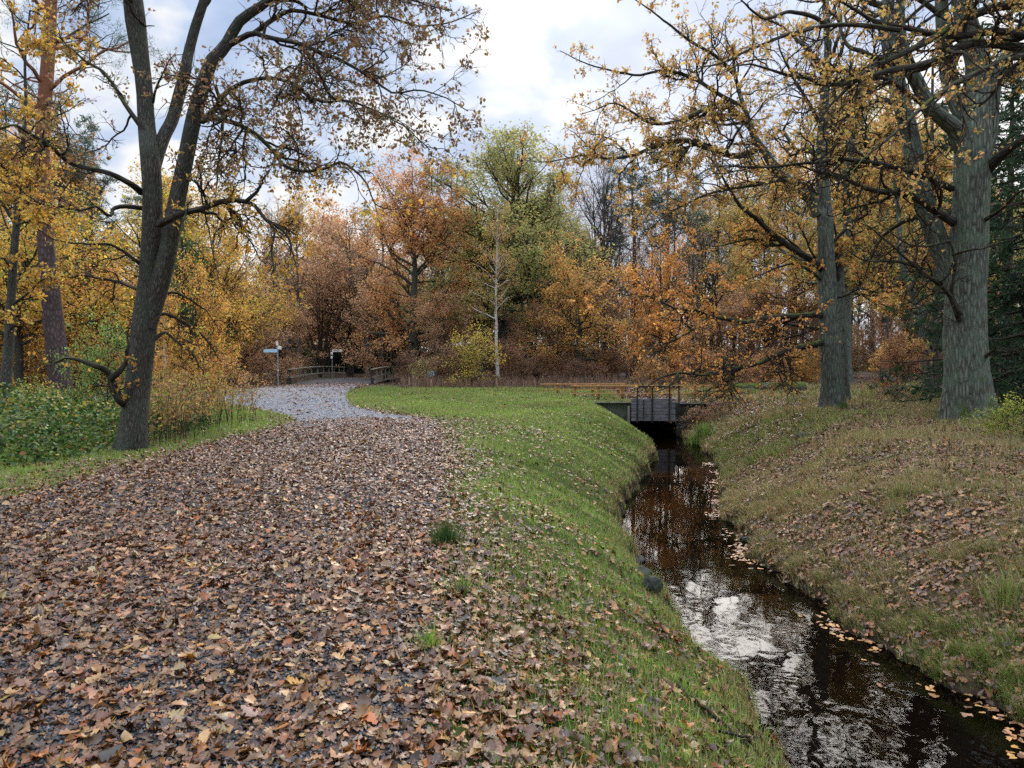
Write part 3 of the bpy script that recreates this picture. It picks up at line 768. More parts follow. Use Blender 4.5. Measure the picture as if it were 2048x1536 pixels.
def hero_tree(name, label, cat, base, seed, bark, stems, limbs, auto=None, n2=9, n3=7, n4=3, nleaf=20000, lsize=(.07, .12), palette=None, low=None, zlow=5.0,
              rel2=.34, rel3=.45, rel4=.6, max2=2.6, leaf_t0=.15, flare=.55, lobes=.045, minz=.5, wander=.3, trop=(0, 0, .0), spread=.05, leafwide=.55, below=None):
    rng = np.random.default_rng(seed)
    root = thing(name, label, cat, base)
    tb = Tubes()
    SP = []
    for k, s in enumerate(stems):
        w = limb_world(rng, s); w[:, 3] *= .93
        if k == 0: w[0, 2] -= .12
        c = catmull(w, 40); c[:, 3] = np.maximum(c[:, 3], .02); SP.append(c)
        tb.add(c[None, :, :3], c[None, :, 3], 20, lobes, flare if k == 0 else 0)
    nst = sum(39 * 20 for _ in stems)
    LP = []
    for s in limbs:
        s = (s[0], s[1], s[2] * .93, s[3] * .4, s[4]); w = limb_world(rng, s); c = catmull(w, 26)
        c[:, :3] += np.cumsum(rng.normal(scale=.012, size=(26, 3)), 0) * np.linspace(0, 1, 26)[:, None]
        c[:, 3] = np.maximum(c[:, 3], .008); LP.append(c)
    L1P = np.array([c[:, :3] for c in LP]); L1R = np.array([c[:, 3] for c in LP])
    tb.add(L1P, L1R, 9, .05)
    if auto:       # limbs high up, mostly over the picture's top edge
        for (si, n, t0, t1, rel, an) in auto:
            c = SP[si]
            aP, aR = spawn(rng, c[None, :, :3], c[None, :, 3], n, t0, t1, an, rel, 26, .14, (0, 0, .02), .55, .02)
            tb.add(aP, aR, 8, .04); L1P = np.concatenate([L1P, aP]); L1R = np.concatenate([L1R, aR])
    N = len(L1P)
    t2 = Tubes()
    P2, R2 = spawn(rng, L1P, L1R, N * n2, .12, 1, (30, 75), rel2, 11, wander, trop, .6, .008, max2, .35)
    P3, R3 = spawn(rng, np.concatenate([P2]), R2, len(P2) * n3, .1, 1, (25, 70), rel3, 7, wander * 1.05, trop, .7, .0045, 1.5, .15)
    P3b, R3b = spawn(rng, L1P, L1R, N * 13, .35, 1, (30, 80), .09, 7, wander, trop, .3, .0045, .8, .15)
    P3, R3 = np.concatenate([P3, P3b]), np.concatenate([R3, R3b])
    P4, R4 = spawn(rng, P3, R3, int(len(P3) * n4), .15, 1, (25, 65), rel4, 4, wander, trop, .8, .003, .5, .08)
    def keep(P, R):
        k = P[..., 2].min(1) > minz
        return P[k], R[k]
    P2, R2 = keep(P2, R2); P3, R3 = keep(P3, R3); P4, R4 = keep(P4, R4)
    t2.add(P2, R2, 5); t2.add(P3, R3, 4); t2.add(P4, R4, 3)
    v, q, tc = tb.build()
    link('trunk', mesh_np('trunk', v - np.asarray(base), [(q[:nst], 0), (q[nst:], 1)], [bark, M['limb']], None, tc, smooth=True), root)
    pos, d, idx = leaves_on(rng, P4, int(nleaf * .8), leaf_t0, spread, .25, .6)
    pos3, d3, idx3 = leaves_on(rng, P3, int(nleaf * .2), .5, spread, .25, .6)
    pos, d = np.concatenate([pos, pos3]), np.concatenate([d, d3])
    # leaves sit in sprays of four or five round a twig's end
    sub_ = rng.permutation(len(pos))[:len(pos) * 2 // 9]
    pos = np.repeat(pos[sub_], 4, 0) + rng.normal(scale=.028, size=(len(sub_) * 4, 3)); d = nrm(np.repeat(d[sub_], 4, 0) * .55 + rng.normal(scale=.65, size=(len(sub_) * 4, 3)))
    k = pos[:, 2] > minz
    if below is not None: k &= below(pos, rng)
    pos, d = pos[k], d[k]; n = len(pos)
    c = pal(rng, n, palette, .2)
    if low is not None:
        f = rng.random(n) < ss((zlow + .8 - pos[:, 2]) / 1.6); c[f] = pal(rng, f.sum(), low, .18)
    c *= (.8 + .4 * np.clip(.5 + .5 * lump(pos[:, 0] + pos[:, 2], pos[:, 1], 1.9, seed), 0, 1))[:, None]
    lv = leaf_cards(rng, pos, d, rng.uniform(*lsize, n), c, leafwide)
    link('crown', crown_mesh('crown', t2, [lv], [M['leaf'], M['twig']], base, rng), root)
    return root

OLIVE = [((.22, .135, .065), 3), ((.19, .145, .055), 2.2), ((.29, .18, .07), 1.6), ((.14, .10, .045), 1.8), ((.21, .10, .06), 2)]  # olive-brown leaves, darkened to read as silhouettes against the sky
GOLD = [((.55, .33, .06), 3), ((.50, .25, .05), 2.4), ((.46, .35, .07), 2.2), ((.36, .19, .06), 1.4), ((.28, .29, .08), 1)]
AMBER = [((.52, .31, .085), 3), ((.46, .32, .10), 2.6), ((.46, .24, .08), 2), ((.37, .30, .10), 1.8), ((.33, .18, .08), 1)]
ORANGE = [((.56, .27, .075), 3), ((.60, .34, .09), 2.4), ((.46, .20, .065), 2.2), ((.34, .17, .07), 1.2)]
RUST = [((.42, .235, .125), 3), ((.34, .19, .115), 2.4), ((.52, .32, .15), 2), ((.27, .16, .10), 1.5)]
YELLOW = [((.60, .46, .06), 3), ((.54, .34, .06), 2), ((.44, .42, .09), 1.6)]
GREENISH = [((.33, .35, .11), 3), ((.42, .37, .12), 2.4), ((.24, .28, .09), 2.2), ((.46, .35, .11), 1.3)]
TAN = [((.42, .27, .15), 3), ((.48, .30, .15), 2), ((.32, .21, .13), 2), ((.48, .24, .11), 1.2)]

# ---- the near double-stemmed oak beside the path
D = 13.6
hero_tree('oak_tree', 'tall forked oak with two dark stems rising beside the leafy path', 'tree', (at(262, 895, D)[0], D, 0), 3, M['oak'],
  [(D, D + .4, 0, 0, [(262, 900, 56), (268, 850, 53), (275, 780, 51), (283, 700, 50), (292, 620, 50), (299, 560, 46), (303, 478, 41), (304, 376, 40), (300, 310, 40), (294, 256, 34), (289, 171, 33), (279, 96, 36), (270, 30, 40), (262, -40, 36), (252, -160, 30), (246, -330, 22), (250, -520, 12)]),
   (D, D - .5, 0, 0, [(296, 655, 34), (310, 600, 42), (324, 555, 40), (338, 495, 36), (352, 410, 34), (369, 325, 33), (386, 239, 31), (407, 164, 28), (424, 120, 27), (448, 96, 25), (478, 44, 21), (530, 7, 17), (610, -60, 13), (700, -150, 8)]),
   (D, D + .9, 0, 0, [(305, 345, 27), (318, 300, 27), (330, 268, 26), (342, 246, 25), (359, 188, 24), (369, 150, 23), (376, 110, 21), (390, 55, 20), (408, 0, 18), (425, -70, 16), (450, -200, 11)])],
  [(D, D - 3.2, 14, 6, [(283, 385), (268, 372), (253, 362), (219, 345), (171, 335), (137, 321), (113, 297), (79, 273), (44, 253), (20, 244), (-30, 252), (-90, 240)]),
   (D, D - 1.6, 10, 3, [(290, 417), (239, 413), (226, 417), (223, 430), (212, 429), (191, 415), (150, 424), (123, 415), (79, 410), (30, 380)]),
   (D, D + 1.0, 12, 4, [(289, 262), (277, 246), (253, 212), (232, 178), (202, 143), (164, 123), (137, 99), (90, 60)]),
   (D, D - 1.2, 9, 3, [(285, 530), (273, 522), (246, 501), (222, 488), (185, 488), (137, 482), (103, 474), (70, 455)]),
   (D, D + .8, 9, 3, [(280, 580), (267, 576), (239, 566), (205, 561), (167, 554), (137, 559), (113, 559), (85, 545)]),
   (D - .1, D - .9, 22, 3, [(250, 806), (239, 799), (226, 778), (220, 758), (205, 741), (185, 737), (157, 727), (123, 723), (89, 734), (60, 737)]),
   (D - .4, D - .5, 15, 3, [(221, 757), (239, 741), (249, 723), (250, 700), (247, 670), (252, 640)]),
   (D - .3, D - 1.6, 16, 7, [(318, 449), (336, 440), (355, 431), (410, 417), (451, 403), (492, 403), (513, 414), (533, 441), (548, 458), (540, 490), (545, 540)]),
   (D - 1.3, D - 1.7, 9, 2, [(492, 403), (510, 388), (528, 368), (545, 350), (555, 338)]),
   (D - 1.3, D - 2.0, 8, 2, [(533, 441), (560, 455), (575, 470), (586, 500), (600, 540), (606, 600)]),
   (D - .3, D - 2.6, 12, 5, [(404, 243), (420, 236), (468, 246), (513, 270), (547, 304), (564, 328), (605, 345), (649, 338), (677, 325), (702, 342), (726, 369), (737, 403), (745, 430)]),
   (D - .3, D - 1.0, 12, 5, [(408, 240), (434, 212), (448, 188), (489, 164), (533, 157), (581, 167), (615, 191), (649, 205), (700, 202), (722, 230), (745, 260)]),
   (D - .4, D - 1.8, 13, 4, [(462, 88), (487, 74), (509, 66), (526, 72), (574, 82), (608, 90), (634, 102), (685, 120), (713, 137), (750, 160), (785, 181), (839, 174), (890, 190), (930, 215)]),
   (D - .4, D + .8, 11, 4, [(509, 66), (547, 38), (581, 20), (640, 30), (700, 45), (760, 30), (830, 50), (900, 40), (960, 20)]),
   (D, D - 2.4, 10, 3, [(600, 92), (630, 125), (645, 160), (665, 195), (700, 202), (760, 230), (810, 260), (850, 300)]),
   (D - .5, D - 2.0, 11, 4, [(530, 8), (580, -20), (660, -30), (740, -10), (820, 0), (900, 25)]),
   (D, D + .4, 8, 3, [(430, 170), (441, 205), (446, 260), (435, 330), (428, 380), (402, 330)]),
   (D - .3, D - .2, 6, 2, [(392, 320), (400, 345), (404, 400), (415, 450), (425, 500), (440, 560)]),
   (D, D - .8, 6, 2, [(306, 205), (315, 170), (335, 130), (360, 118)]),
   (D + .1, D + 1.5, 9, 3, [(312, 630), (330, 628), (360, 640), (390, 655), (420, 690), (440, 720)]),
   (D + .1, D + .6, 8, 3, [(308, 680), (330, 665), (350, 680), (385, 705), (410, 740), (418, 760)]),
   (D + .1, D + .9, 7, 3, [(318, 590), (350, 585), (385, 600), (420, 625), (450, 660)]),
   (D + .3, D - 2, 18, 5, [(270, 20), (240, -20), (200, -40), (150, -30), (90, -60), (20, -40)])],
  auto=[(0, 12, .72, 1, .30, (35, 75)), (1, 8, .75, 1, .35, (30, 70)), (2, 8, .6, 1, .4, (30, 70))],
  n2=7, n3=6, n4=3, nleaf=19000, lsize=(.05, .09), palette=OLIVE, low=GOLD, zlow=4.6, minz=.7, rel2=.30, max2=1.7, trop=(0, 0, -.02), spread=.05)

# ---- the big grey oak on the far bank
D = 19.5
hero_tree('oak_tree', 'massive grey oak with a mossy foot standing on the far bank of the stream', 'tree', (at(1937, 845, D)[0], D, 0), 5, M['bigoak'],
  [(D, D, 0, 0, [(1937, 850, 100), (1936, 800, 93), (1934, 740, 88), (1932, 680, 84), (1933, 600, 80), (1936, 513, 77), (1940, 430, 70), (1943, 342, 68), (1946, 290, 70), (1953, 205, 56), (1958, 137, 50), (1940, 68, 42), (1922, 0, 36), (1910, -120, 28), (1905, -300, 16)]),
   (D + .2, D + 1.4, 0, 0, [(1922, 650, 36), (1914, 600, 42), (1899, 545, 42), (1879, 490, 42), (1857, 425, 41), (1833, 342, 38), (1820, 273, 36), (1803, 205, 34), (1785, 130, 31), (1774, 60, 28), (1776, 0, 25), (1790, -120, 18), (1800, -260, 9)]),
   (D, D - .6, 0, 0, [(1932, 300, 44), (1910, 258, 34), (1880, 232, 30), (1858, 212, 29), (1840, 175, 28), (1820, 135, 26), (1805, 90, 24), (1800, 30, 20), (1810, -80, 14)]),
   (D, D + .8, 0, 0, [(1946, 300, 40), (1930, 240, 36), (1908, 190, 34), (1895, 130, 32), (1887, 60, 28), (1882, -20, 24), (1870, -150, 14)]),
   (D, D - .2, 0, 0, [(1955, 320, 40), (1977, 273, 30), (1986, 205, 26), (1999, 137, 23), (2018, 100, 21), (2050, 40, 18), (2090, -60, 12)])],
  [(D, D - 2.0, 26, 17, [(1962, 352), (1985, 328), (2010, 304), (2048, 275), (2110, 240), (2180, 215)]),
   (D, D - 3.5, 14, 4, [(1905, 378), (1870, 362), (1844, 349), (1792, 335), (1741, 325), (1683, 320), (1639, 328), (1587, 332), (1539, 338), (1485, 338), (1430, 338), (1390, 360)]),
   (D, D - 1.5, 20, 8, [(1912, 446), (1898, 438), (1861, 415), (1827, 393), (1775, 386), (1724, 376), (1690, 357), (1649, 349), (1600, 335)]),
   (D - .4, D - 2.2, 11, 3, [(1918, 640), (1908, 610), (1898, 587), (1861, 556), (1833, 535), (1796, 501), (1758, 467), (1734, 450), (1690, 430)]),
   (D - .6, D - 1.3, 12, 3, [(1922, 630), (1912, 612), (1903, 590), (1908, 550), (1910, 518), (1900, 485), (1880, 470)]),
   (D - 1.0, D - 2.2, 7, 2, [(1900, 482), (1854, 491), (1820, 488), (1779, 464), (1750, 440)]),
   (D - 1.2, D - 2.6, 8, 2, [(1833, 533), (1800, 524), (1775, 522), (1724, 518), (1690, 505), (1670, 520)]),
   (D - .6, D - 1.4, 7, 3, [(1905, 510), (1930, 503), (1965, 498), (2000, 490), (2040, 480)]),
   (D - .5, D - 2.0, 8, 2, [(1965, 720), (1990, 700), (2010, 704), (2030, 712)]),
   (D - .4, D - 3, 10, 3, [(1970, 440), (2000, 420), (2040, 380), (2080, 360)]),
   (D, D - 4, 12, 4, [(1855, 215), (1820, 190), (1780, 160), (1720, 150), (1650, 170), (1590, 165), (1540, 190)]),
   (D, D + 2.5, 14, 4, [(1800, 210), (1760, 200), (1720, 215), (1680, 240), (1640, 250)]),
   (D, D - 2, 12, 4, [(1880, 30), (1840, 0), (1780, -20), (1700, -10), (1620, 10), (1540, -10)]),
   (D + .9, D + 3, 12, 3, [(1850, 430), (1815, 440), (1770, 470), (1740, 520), (1725, 560)])],
  auto=[(0, 9, .8, 1, .28, (40, 80)), (1, 8, .7, 1, .3, (35, 75)), (2, 7, .5, 1, .55, (35, 75)), (3, 7, .55, 1, .5, (35, 75)), (4, 6, .5, 1, .5, (35, 75))],
  n2=5, n3=4, n4=2.5, nleaf=9000, lsize=(.06, .105), palette=AMBER, rel2=.3, max2=1.9, flare=.8, minz=1.0,
  below=lambda p, r: r.random(len(p)) < (.12 + .88 * ss((p[:, 2] - 4.2) / 2.5)) * np.where(p[:, 1] < 19.3, .3, 1))

# ---- the oak outside the picture whose mossy limbs hang in from the side
D = 16.0
hero_tree('oak_tree', 'large oak mostly out of view, only its long mossy limbs reach in across the treetops', 'tree', (at(2330, 900, D)[0], D, 0), 8, M['bigoak'],
  [(D, D, 0, 0, [(2330, 893, 95), (2325, 700, 80), (2320, 500, 74), (2312, 300, 66), (2305, 120, 58), (2300, -60, 48), (2290, -260, 34), (2290, -460, 16)])],
  [(D, D - 2, 26, 6, [(2306, 140), (2200, 60), (2120, 20), (2048, 8), (1997, 14), (1963, 27), (1912, 51), (1861, 85), (1809, 109), (1758, 133), (1717, 161), (1683, 195), (1656, 226), (1632, 267)]),
   (D, D - 1, 24, 7, [(2307, 180), (2180, 110), (2110, 85), (2048, 72), (1980, 65), (1912, 72), (1844, 65), (1792, 55), (1741, 41), (1707, 20), (1673, 0), (1630, -30)]),
   (D, D - 3, 22, 5, [(2307, 200), (2180, 130), (2048, 96), (1997, 85), (1929, 85), (1878, 113), (1827, 126), (1775, 133), (1690, 157), (1656, 157), (1615, 143), (1567, 133), (1533, 120), (1492, 109), (1440, 130)]),
   (D - 1, D - 2.5, 11, 3, [(1800, 60), (1734, 51), (1683, 48), (1649, 51), (1587, 65), (1539, 85), (1495, 106), (1457, 126), (1416, 137), (1382, 161), (1350, 170)]),
   (D - 1, D - 2, 11, 3, [(1655, 51), (1628, 34), (1580, 24), (1529, 38), (1495, 17), (1478, 0), (1440, -30)]),
   (D, D - 4, 20, 4, [(2310, 260), (2180, 170), (2100, 130), (2040, 112), (2008, 120), (1963, 140), (1912, 164), (1861, 198), (1827, 229), (1792, 260), (1758, 291), (1734, 308), (1700, 345)]),
   (D, D - 1, 18, 4, [(2305, 60), (2200, 0), (2090, -40), (1960, -50), (1820, -40), (1700, -60), (1580, -50)]),
   (D, D + 2, 16, 4, [(2304, 100), (2240, 90), (2150, 130), (2080, 150), (2020, 130), (1960, 160)])],
  auto=[(0, 10, .55, 1, .35, (50, 85))],
  n2=5, n3=4, n4=2.5, nleaf=4500, lsize=(.06, .105), palette=AMBER, rel2=.22, max2=1.6, minz=2.2)

# ---- the middle oak by the sluice, and its thinner neighbour behind
D = 24.4
hero_tree('oak_tree', 'upright lichened oak with long low limbs reaching over the sluice gate', 'tree', (at(1665, 818, D)[0], D, 0), 9, M['midoak'],
  [(D, D, 0, 0, [(1666, 822, 48), (1665, 780, 44), (1661, 700, 41), (1657, 620, 39), (1654, 560, 37), (1651, 500, 34), (1649, 440, 31), (1646, 380, 28), (1643, 320, 25), (1646, 250, 21), (1650, 180, 18), (1656, 100, 15), (1652, 0, 12), (1660, -120, 7)]),
   (D, D - .5, 0, 0, [(1640, 430, 30), (1626, 400, 26), (1600, 380, 24), (1572, 357, 22), (1548, 332, 20), (1530, 305, 17), (1512, 280, 15), (1500, 250, 13), (1488, 215, 10), (1470, 150, 8), (1465, 90, 5)])],
  [(D, D - 2.0, 18, 6, [(1650, 545), (1639, 532), (1615, 515), (1580, 494), (1539, 462), (1512, 435), (1485, 417), (1461, 386), (1440, 349), (1420, 320)]),
   (D, D - 1.2, 8, 2, [(1650, 565), (1635, 553), (1608, 534), (1587, 527), (1553, 535), (1519, 549), (1478, 563), (1440, 590)]),
   (D, D - 3.0, 15, 5, [(1650, 632), (1635, 629), (1608, 631), (1553, 634), (1519, 638), (1485, 645), (1451, 636), (1416, 631), (1389, 619), (1348, 618), (1310, 600), (1270, 585), (1240, 590)]),
   (D, D + 1.2, 8, 3, [(1650, 660), (1625, 655), (1590, 650), (1555, 645), (1520, 640), (1480, 650), (1440, 670), (1400, 640)]),
   (D, D - 2.4, 15, 4, [(1652, 680), (1639, 686), (1608, 693), (1570, 703), (1539, 717), (1519, 727), (1480, 735), (1440, 745), (1406, 749), (1358, 744), (1325, 755), (1296, 773), (1275, 788)]),
   (D - 2, D - 2.6, 6, 2, [(1358, 744), (1345, 765), (1325, 780), (1290, 785)]),
   (D - 1, D - 2, 7, 2, [(1480, 738), (1440, 770), (1412, 780), (1400, 800), (1395, 822)]),
   (D, D - 1.8, 9, 3, [(1418, 632), (1390, 655), (1348, 680), (1310, 690), (1270, 700)]),
   (D - .3, D - 2.6, 14, 3, [(1512, 300), (1480, 312), (1461, 311), (1416, 297), (1380, 281), (1340, 283), (1300, 297), (1266, 311), (1232, 316), (1198, 314), (1164, 309), (1130, 316), (1090, 322), (1060, 318)]),
   (D, D - 1.5, 12, 3, [(1500, 255), (1470, 222), (1450, 204), (1410, 219), (1348, 246), (1300, 250), (1260, 225), (1230, 210), (1190, 225), (1160, 235)]),
   (D, D + .6, 10, 3, [(1488, 215), (1440, 190), (1390, 160), (1330, 140), (1270, 150), (1220, 140), (1160, 120), (1120, 100)]),
   (D, D - 1, 9, 3, [(1470, 150), (1430, 110), (1380, 80), (1330, 40), (1290, 10), (1240, -20)]),
   (D, D - 1.5, 10, 3, [(1648, 400), (1610, 370), (1570, 360), (1510, 370), (1450, 380), (1399, 393), (1348, 417), (1310, 440), (1280, 470)]),
   (D, D - 1, 8, 2, [(1558, 480), (1530, 480), (1500, 478), (1470, 485), (1430, 495), (1390, 488)]),
   (D, D - .5, 9, 3, [(1651, 500), (1680, 470), (1710, 440), (1740, 400), (1760, 350)]),
   (D, D + 1, 9, 3, [(1645, 330), (1670, 290), (1700, 250), (1720, 200), (1730, 150)]),
   (D, D - 1, 9, 3, [(1646, 260), (1620, 210), (1590, 160), (1560, 100), (1550, 30)]),
   (D, D + .5, 8, 3, [(1652, 600), (1690, 590), (1720, 575), (1760, 580), (1800, 560)])],
  auto=[(0, 14, .55, 1, .27, (35, 75)), (1, 9, .5, 1, .4, (35, 75))],
  n2=6, n3=5, n4=3, nleaf=29000, lsize=(.07, .115), palette=AMBER, low=ORANGE, zlow=5.5, rel2=.32, max2=2.3, flare=.5, minz=-.3, wander=.26,
  below=lambda p, r: r.random(len(p)) < .18 + .82 * ss((p[:, 2] - 1.2) / 2.6))
hero_tree('oak_tree', 'thinner leaning oak stem standing close behind the upright lichened oak', 'tree', (at(1690, 800, 27.5)[0], 27.5, 0), 10, M['midoak'],
  [(27.5, 28, 0, 0, [(1690, 808, 24), (1687, 760, 22), (1685, 700, 21), (1682, 640, 20), (1680, 580, 19), (1679, 540, 18), (1687, 490, 16), (1694, 440, 14), (1690, 380, 12), (1700, 300, 10), (1705, 200, 7), (1700, 100, 4)])],
  [(27.5, 27, 9, 3, [(1680, 570), (1672, 530), (1676, 480), (1670, 430), (1660, 400)]),
   (27.5, 26, 8, 3, [(1692, 450), (1730, 430), (1760, 400), (1800, 390)])],
  auto=[(0, 10, .4, 1, .25, (40, 80))], n2=7, n3=5, n4=2, nleaf=8000, lsize=(.09, .14), palette=AMBER, flare=.2, minz=2.5)

# ------------------------------------------------------------------ generic trees (built once at the origin, then copied)
def auto_tree(name, seed, h, r, cb, cr, n1, n2, n3, nl, lsize, palette, bark, up=(30, 70), wander=.12, kind='leaf', twig='twig', forks=1, lean=.0, trop1=.03, gap=.0, sway=.035):
    rng = np.random.default_rng(seed)
    root = thing(name, None, 'tree', (0, 0, 0))
    tb = Tubes(); stems = []
    K = 18
    for f in range(forks):
        z = np.linspace(0, 1, K)
        a = f / forks * 2 * PI + rng.uniform(0, 1)
        wx = np.cumsum(rng.normal(scale=sway, size=K)) * h / K * 1.4 + lean * h * z ** 1.4; wy = np.cumsum(rng.normal(scale=sway, size=K)) * h / K * 1.4
        wx -= wx[0]; wy -= wy[0]
        if forks > 1:
            wx += np.cos(a) * z ** 1.15 * h * rng.uniform(.12, .38); wy += np.sin(a) * z ** 1.15 * h * rng.uniform(.12, .38)
        P = np.stack([wx, wy, z * h * rng.uniform(.88, 1.0) - .1], -1)
        R = r * (1 - z ** 1.1 * .93) * (1.0 if f == 0 else rng.uniform(.6, .95))
        R[0] *= 1.35; R[1] *= 1.05
        tb.add(P[None], R[None], 10 if forks == 1 else 7, .04); stems.append((P, R))
    LP, LR = [], []
    for P, R in stems:
        m = max(2, n1 // forks)
        t = np.sort(rng.uniform(cb, .97, m)); az = np.arange(m) * 2.4 + rng.normal(scale=.4, size=m)
        f = t * (K - 1); i = np.minimum(f.astype(int), K - 2); aa = (f - i)[:, None]
        pos = P[i] * (1 - aa) + P[i + 1] * aa; rr = R[i] * (1 - aa[:, 0]) + R[i + 1] * aa[:, 0]
        u = (t - cb) / (1 - cb)
        prof = np.sqrt(np.clip(1 - ((u - .36) / .68) ** 2, .05, 1))
        L = cr * prof * rng.uniform(.7, 1.2, m)
        an = np.radians(np.interp(u, [0, 1], [up[1], up[0]]) + rng.normal(scale=8, size=m))
        d = np.stack([np.sin(an) * np.cos(az), np.sin(an) * np.sin(az), np.cos(an)], -1)
        pts = [pos]
        for k in range(1, 12):
            d = nrm(d + rng.normal(scale=wander, size=(m, 3)) + np.array((0, 0, trop1))); pts.append(pts[-1] + d * (L / 11)[:, None])
        LP.append(np.stack(pts, 1)); LR.append(np.minimum(rr * .55, L * .025 + .01)[:, None] * np.linspace(1, .25, 12)[None])
    P1, R1 = np.concatenate(LP), np.concatenate(LR); tb.add(P1, R1, 6)
    t2 = Tubes()
    P2, R2 = spawn(rng, P1, R1, len(P1) * n2, .15, 1, (25, 65), .42, 8, wander * 1.5, (0, 0, .02), .6, .012, 3.0, .3)
    P3, R3 = spawn(rng, P2, R2, len(P2) * n3, .15, 1, (25, 65), .5, 5, wander * 1.6, (0, 0, .0), .7, .007, 1.2, .15)
    t2.add(P2, R2, 4); t2.add(P3, R3, 3)
    v, q, tc = tb.build()
    link('trunk', mesh_np('trunk', v, [(q, 0)], [bark], None, tc, smooth=True), root)
    lv = []
    if nl:
        Pm, d, idx = leaves_on(rng, P3, nl, .1, lsize[1] * .9)
        k = Pm[:, 2] > .15
        if gap: k &= lump(Pm[:, 0] + Pm[:, 2] * .7, Pm[:, 1] + Pm[:, 2] * .5, 1.5, seed) > -1 + 2 * gap - .4
        Pm, d = Pm[k], d[k]; n = len(Pm)
        c = pal(rng, n, palette, .2) * (.75 + .5 * np.clip(.5 + .5 * lump(Pm[:, 0] + Pm[:, 2], Pm[:, 1] - Pm[:, 2] * .6, 1.1, seed), 0, 1))[:, None]
        lv = [leaf_cards(rng, Pm, d, rng.uniform(*lsize, n), c, .62, 'kite')]
    link('crown', crown_mesh('crown', t2, lv, [M['leaf'], M[twig]], (0, 0, 0), rng), root)
    return root

def conifer(name, seed, h, r, kind='spruce', nb=90, per=60, col=((.022, .05, .022), (.035, .065, .03))):
    rng = np.random.default_rng(seed)
    root = thing(name, None, 'tree', (0, 0, 0)); tb = Tubes(); K = 16; z = np.linspace(0, 1, K)
    P = np.stack([np.cumsum(rng.normal(scale=.006, size=K)) * h * .3, np.cumsum(rng.normal(scale=.006, size=K)) * h * .3, z * h - .1], -1); P[:, :2] -= P[0, :2]
    R = r * (1 - z * .93) ** .9; R[0] *= 1.2
    tb.add(P[None], R[None], 10, .03)
    if kind == 'spruce':
        t = np.sort(rng.uniform(.05, .99, nb)); L = (1 - t) ** .8 * h * .21 * rng.uniform(.75, 1.15, nb) + .25; el = np.interp(t, [0, .6, 1], [-.25, .0, .6])
    else:
        t = np.sort(rng.uniform(.58, .99, nb)); u = (t - .58) / .42; L = h * .16 * np.sqrt(np.clip(1 - (u - .35) ** 2 * 1.7, .05, 1)) * rng.uniform(.5, 1.15, nb); el = rng.uniform(-.05, .6, nb)
    az = np.arange(nb) * 2.4 + rng.normal(scale=.3, size=nb)
    f = t * (K - 1); i = np.minimum(f.astype(int), K - 2); a = (f - i)[:, None]; pos = P[i] * (1 - a) + P[i + 1] * a
    d = nrm(np.stack([np.cos(az), np.sin(az), el], -1)); pts = [pos]
    for k in range(1, 8):
        d = nrm(d + rng.normal(scale=.07 if kind == 'spruce' else .2, size=(nb, 3)) + np.array((0, 0, (-.03 if k < 5 else .06) if kind == 'spruce' else .05))); pts.append(pts[-1] + d * (L / 7)[:, None])
    P1 = np.stack(pts, 1); R1 = (L * .012 + .008)[:, None] * np.linspace(1, .3, 8)[None]; tb.add(P1, R1, 5)
    v, q, tc = tb.build()
    link('trunk', mesh_np('trunk', v, [(q, 0)], [M['pine'] if kind == 'pine' else M['conifer']], None, tc, smooth=True), root)
    if kind == 'spruce':
        P2, R2 = spawn(rng, P1, R1, nb * 9, .1, 1, (40, 75), .32, 5, .1, (0, 0, -.10), .6, .005, 1.2, .15)
    else:
        P2, R2 = spawn(rng, P1, R1, nb * 7, .35, 1, (25, 70), .32, 5, .2, (0, 0, .05), .6, .006, 1.3, .2)
    t2 = Tubes(); t2.add(P2, R2, 3)
    Pm, dd, idx = leaves_on(rng, np.concatenate([P2]), nb * per, .0 if kind == 'spruce' else .45, .03 if kind == 'spruce' else .10, .5 if kind == 'spruce' else -.2)
    n = len(Pm); c = pal(rng, n, [(col[0], 1), (col[1], 1)], .2)
    lv = leaf_cards(rng, Pm, dd, rng.uniform(.12, .26, n) * (1 if kind == 'spruce' else 1.15), c, .28, 'kite')
    link('crown', crown_mesh('crown', t2, [lv], [M['leaf'], M['twig']], (0, 0, 0), rng), root)
    return root

PROTO = {}
def proto(key, root, h): PROTO[key] = (root, h, [0])

proto('orange', auto_tree('oak_tree', 101, 15, .36, .18, 5.6, 34, 8, 5, 22000, (.11, .20), ORANGE, M['oak'], (22, 68), .13, gap=.2), 15)
proto('orange2', auto_tree('oak_tree', 102, 11, .24, .14, 4.2, 30, 8, 5, 13000, (.10, .18), ORANGE + GOLD, M['oak'], (30, 85), .13, trop1=.01, gap=.2), 11)
proto('rust', auto_tree('beech_tree', 103, 9, .16, .08, 3.6, 34, 8, 5, 12000, (.09, .17), RUST, M['twig'], (25, 80), .12, gap=.25), 9)
proto('rust2', auto_tree('beech_tree', 104, 13, .2, .12, 3.9, 36, 8, 5, 16000, (.12, .21), RUST + TAN, M['twig'], (20, 70), .12, gap=.3), 13)
proto('green', auto_tree('oak_tree', 105, 18, .55, .27, 7.0, 44, 9, 5, 42000, (.12, .22), GREENISH, M['oak'], (20, 80), .15, gap=.15, lean=.04), 18)
proto('olive', auto_tree('oak_tree', 106, 17, .34, .25, 5.0, 34, 8, 5, 20000, (.12, .22), GREENISH + AMBER, M['midoak'], (20, 70), .15, gap=.35), 17)
proto('gold', auto_tree('maple_tree', 107, 12, .2, .12, 4.4, 34, 8, 5, 15000, (.10, .18), GOLD + YELLOW, M['oak'], (25, 78), .12, gap=.22), 12)
proto('gold2', auto_tree('maple_tree', 108, 9, .15, .06, 3.8, 34, 8, 5, 14000, (.09, .17), GOLD + ORANGE, M['oak'], (30, 85), .12, gap=.2), 9)
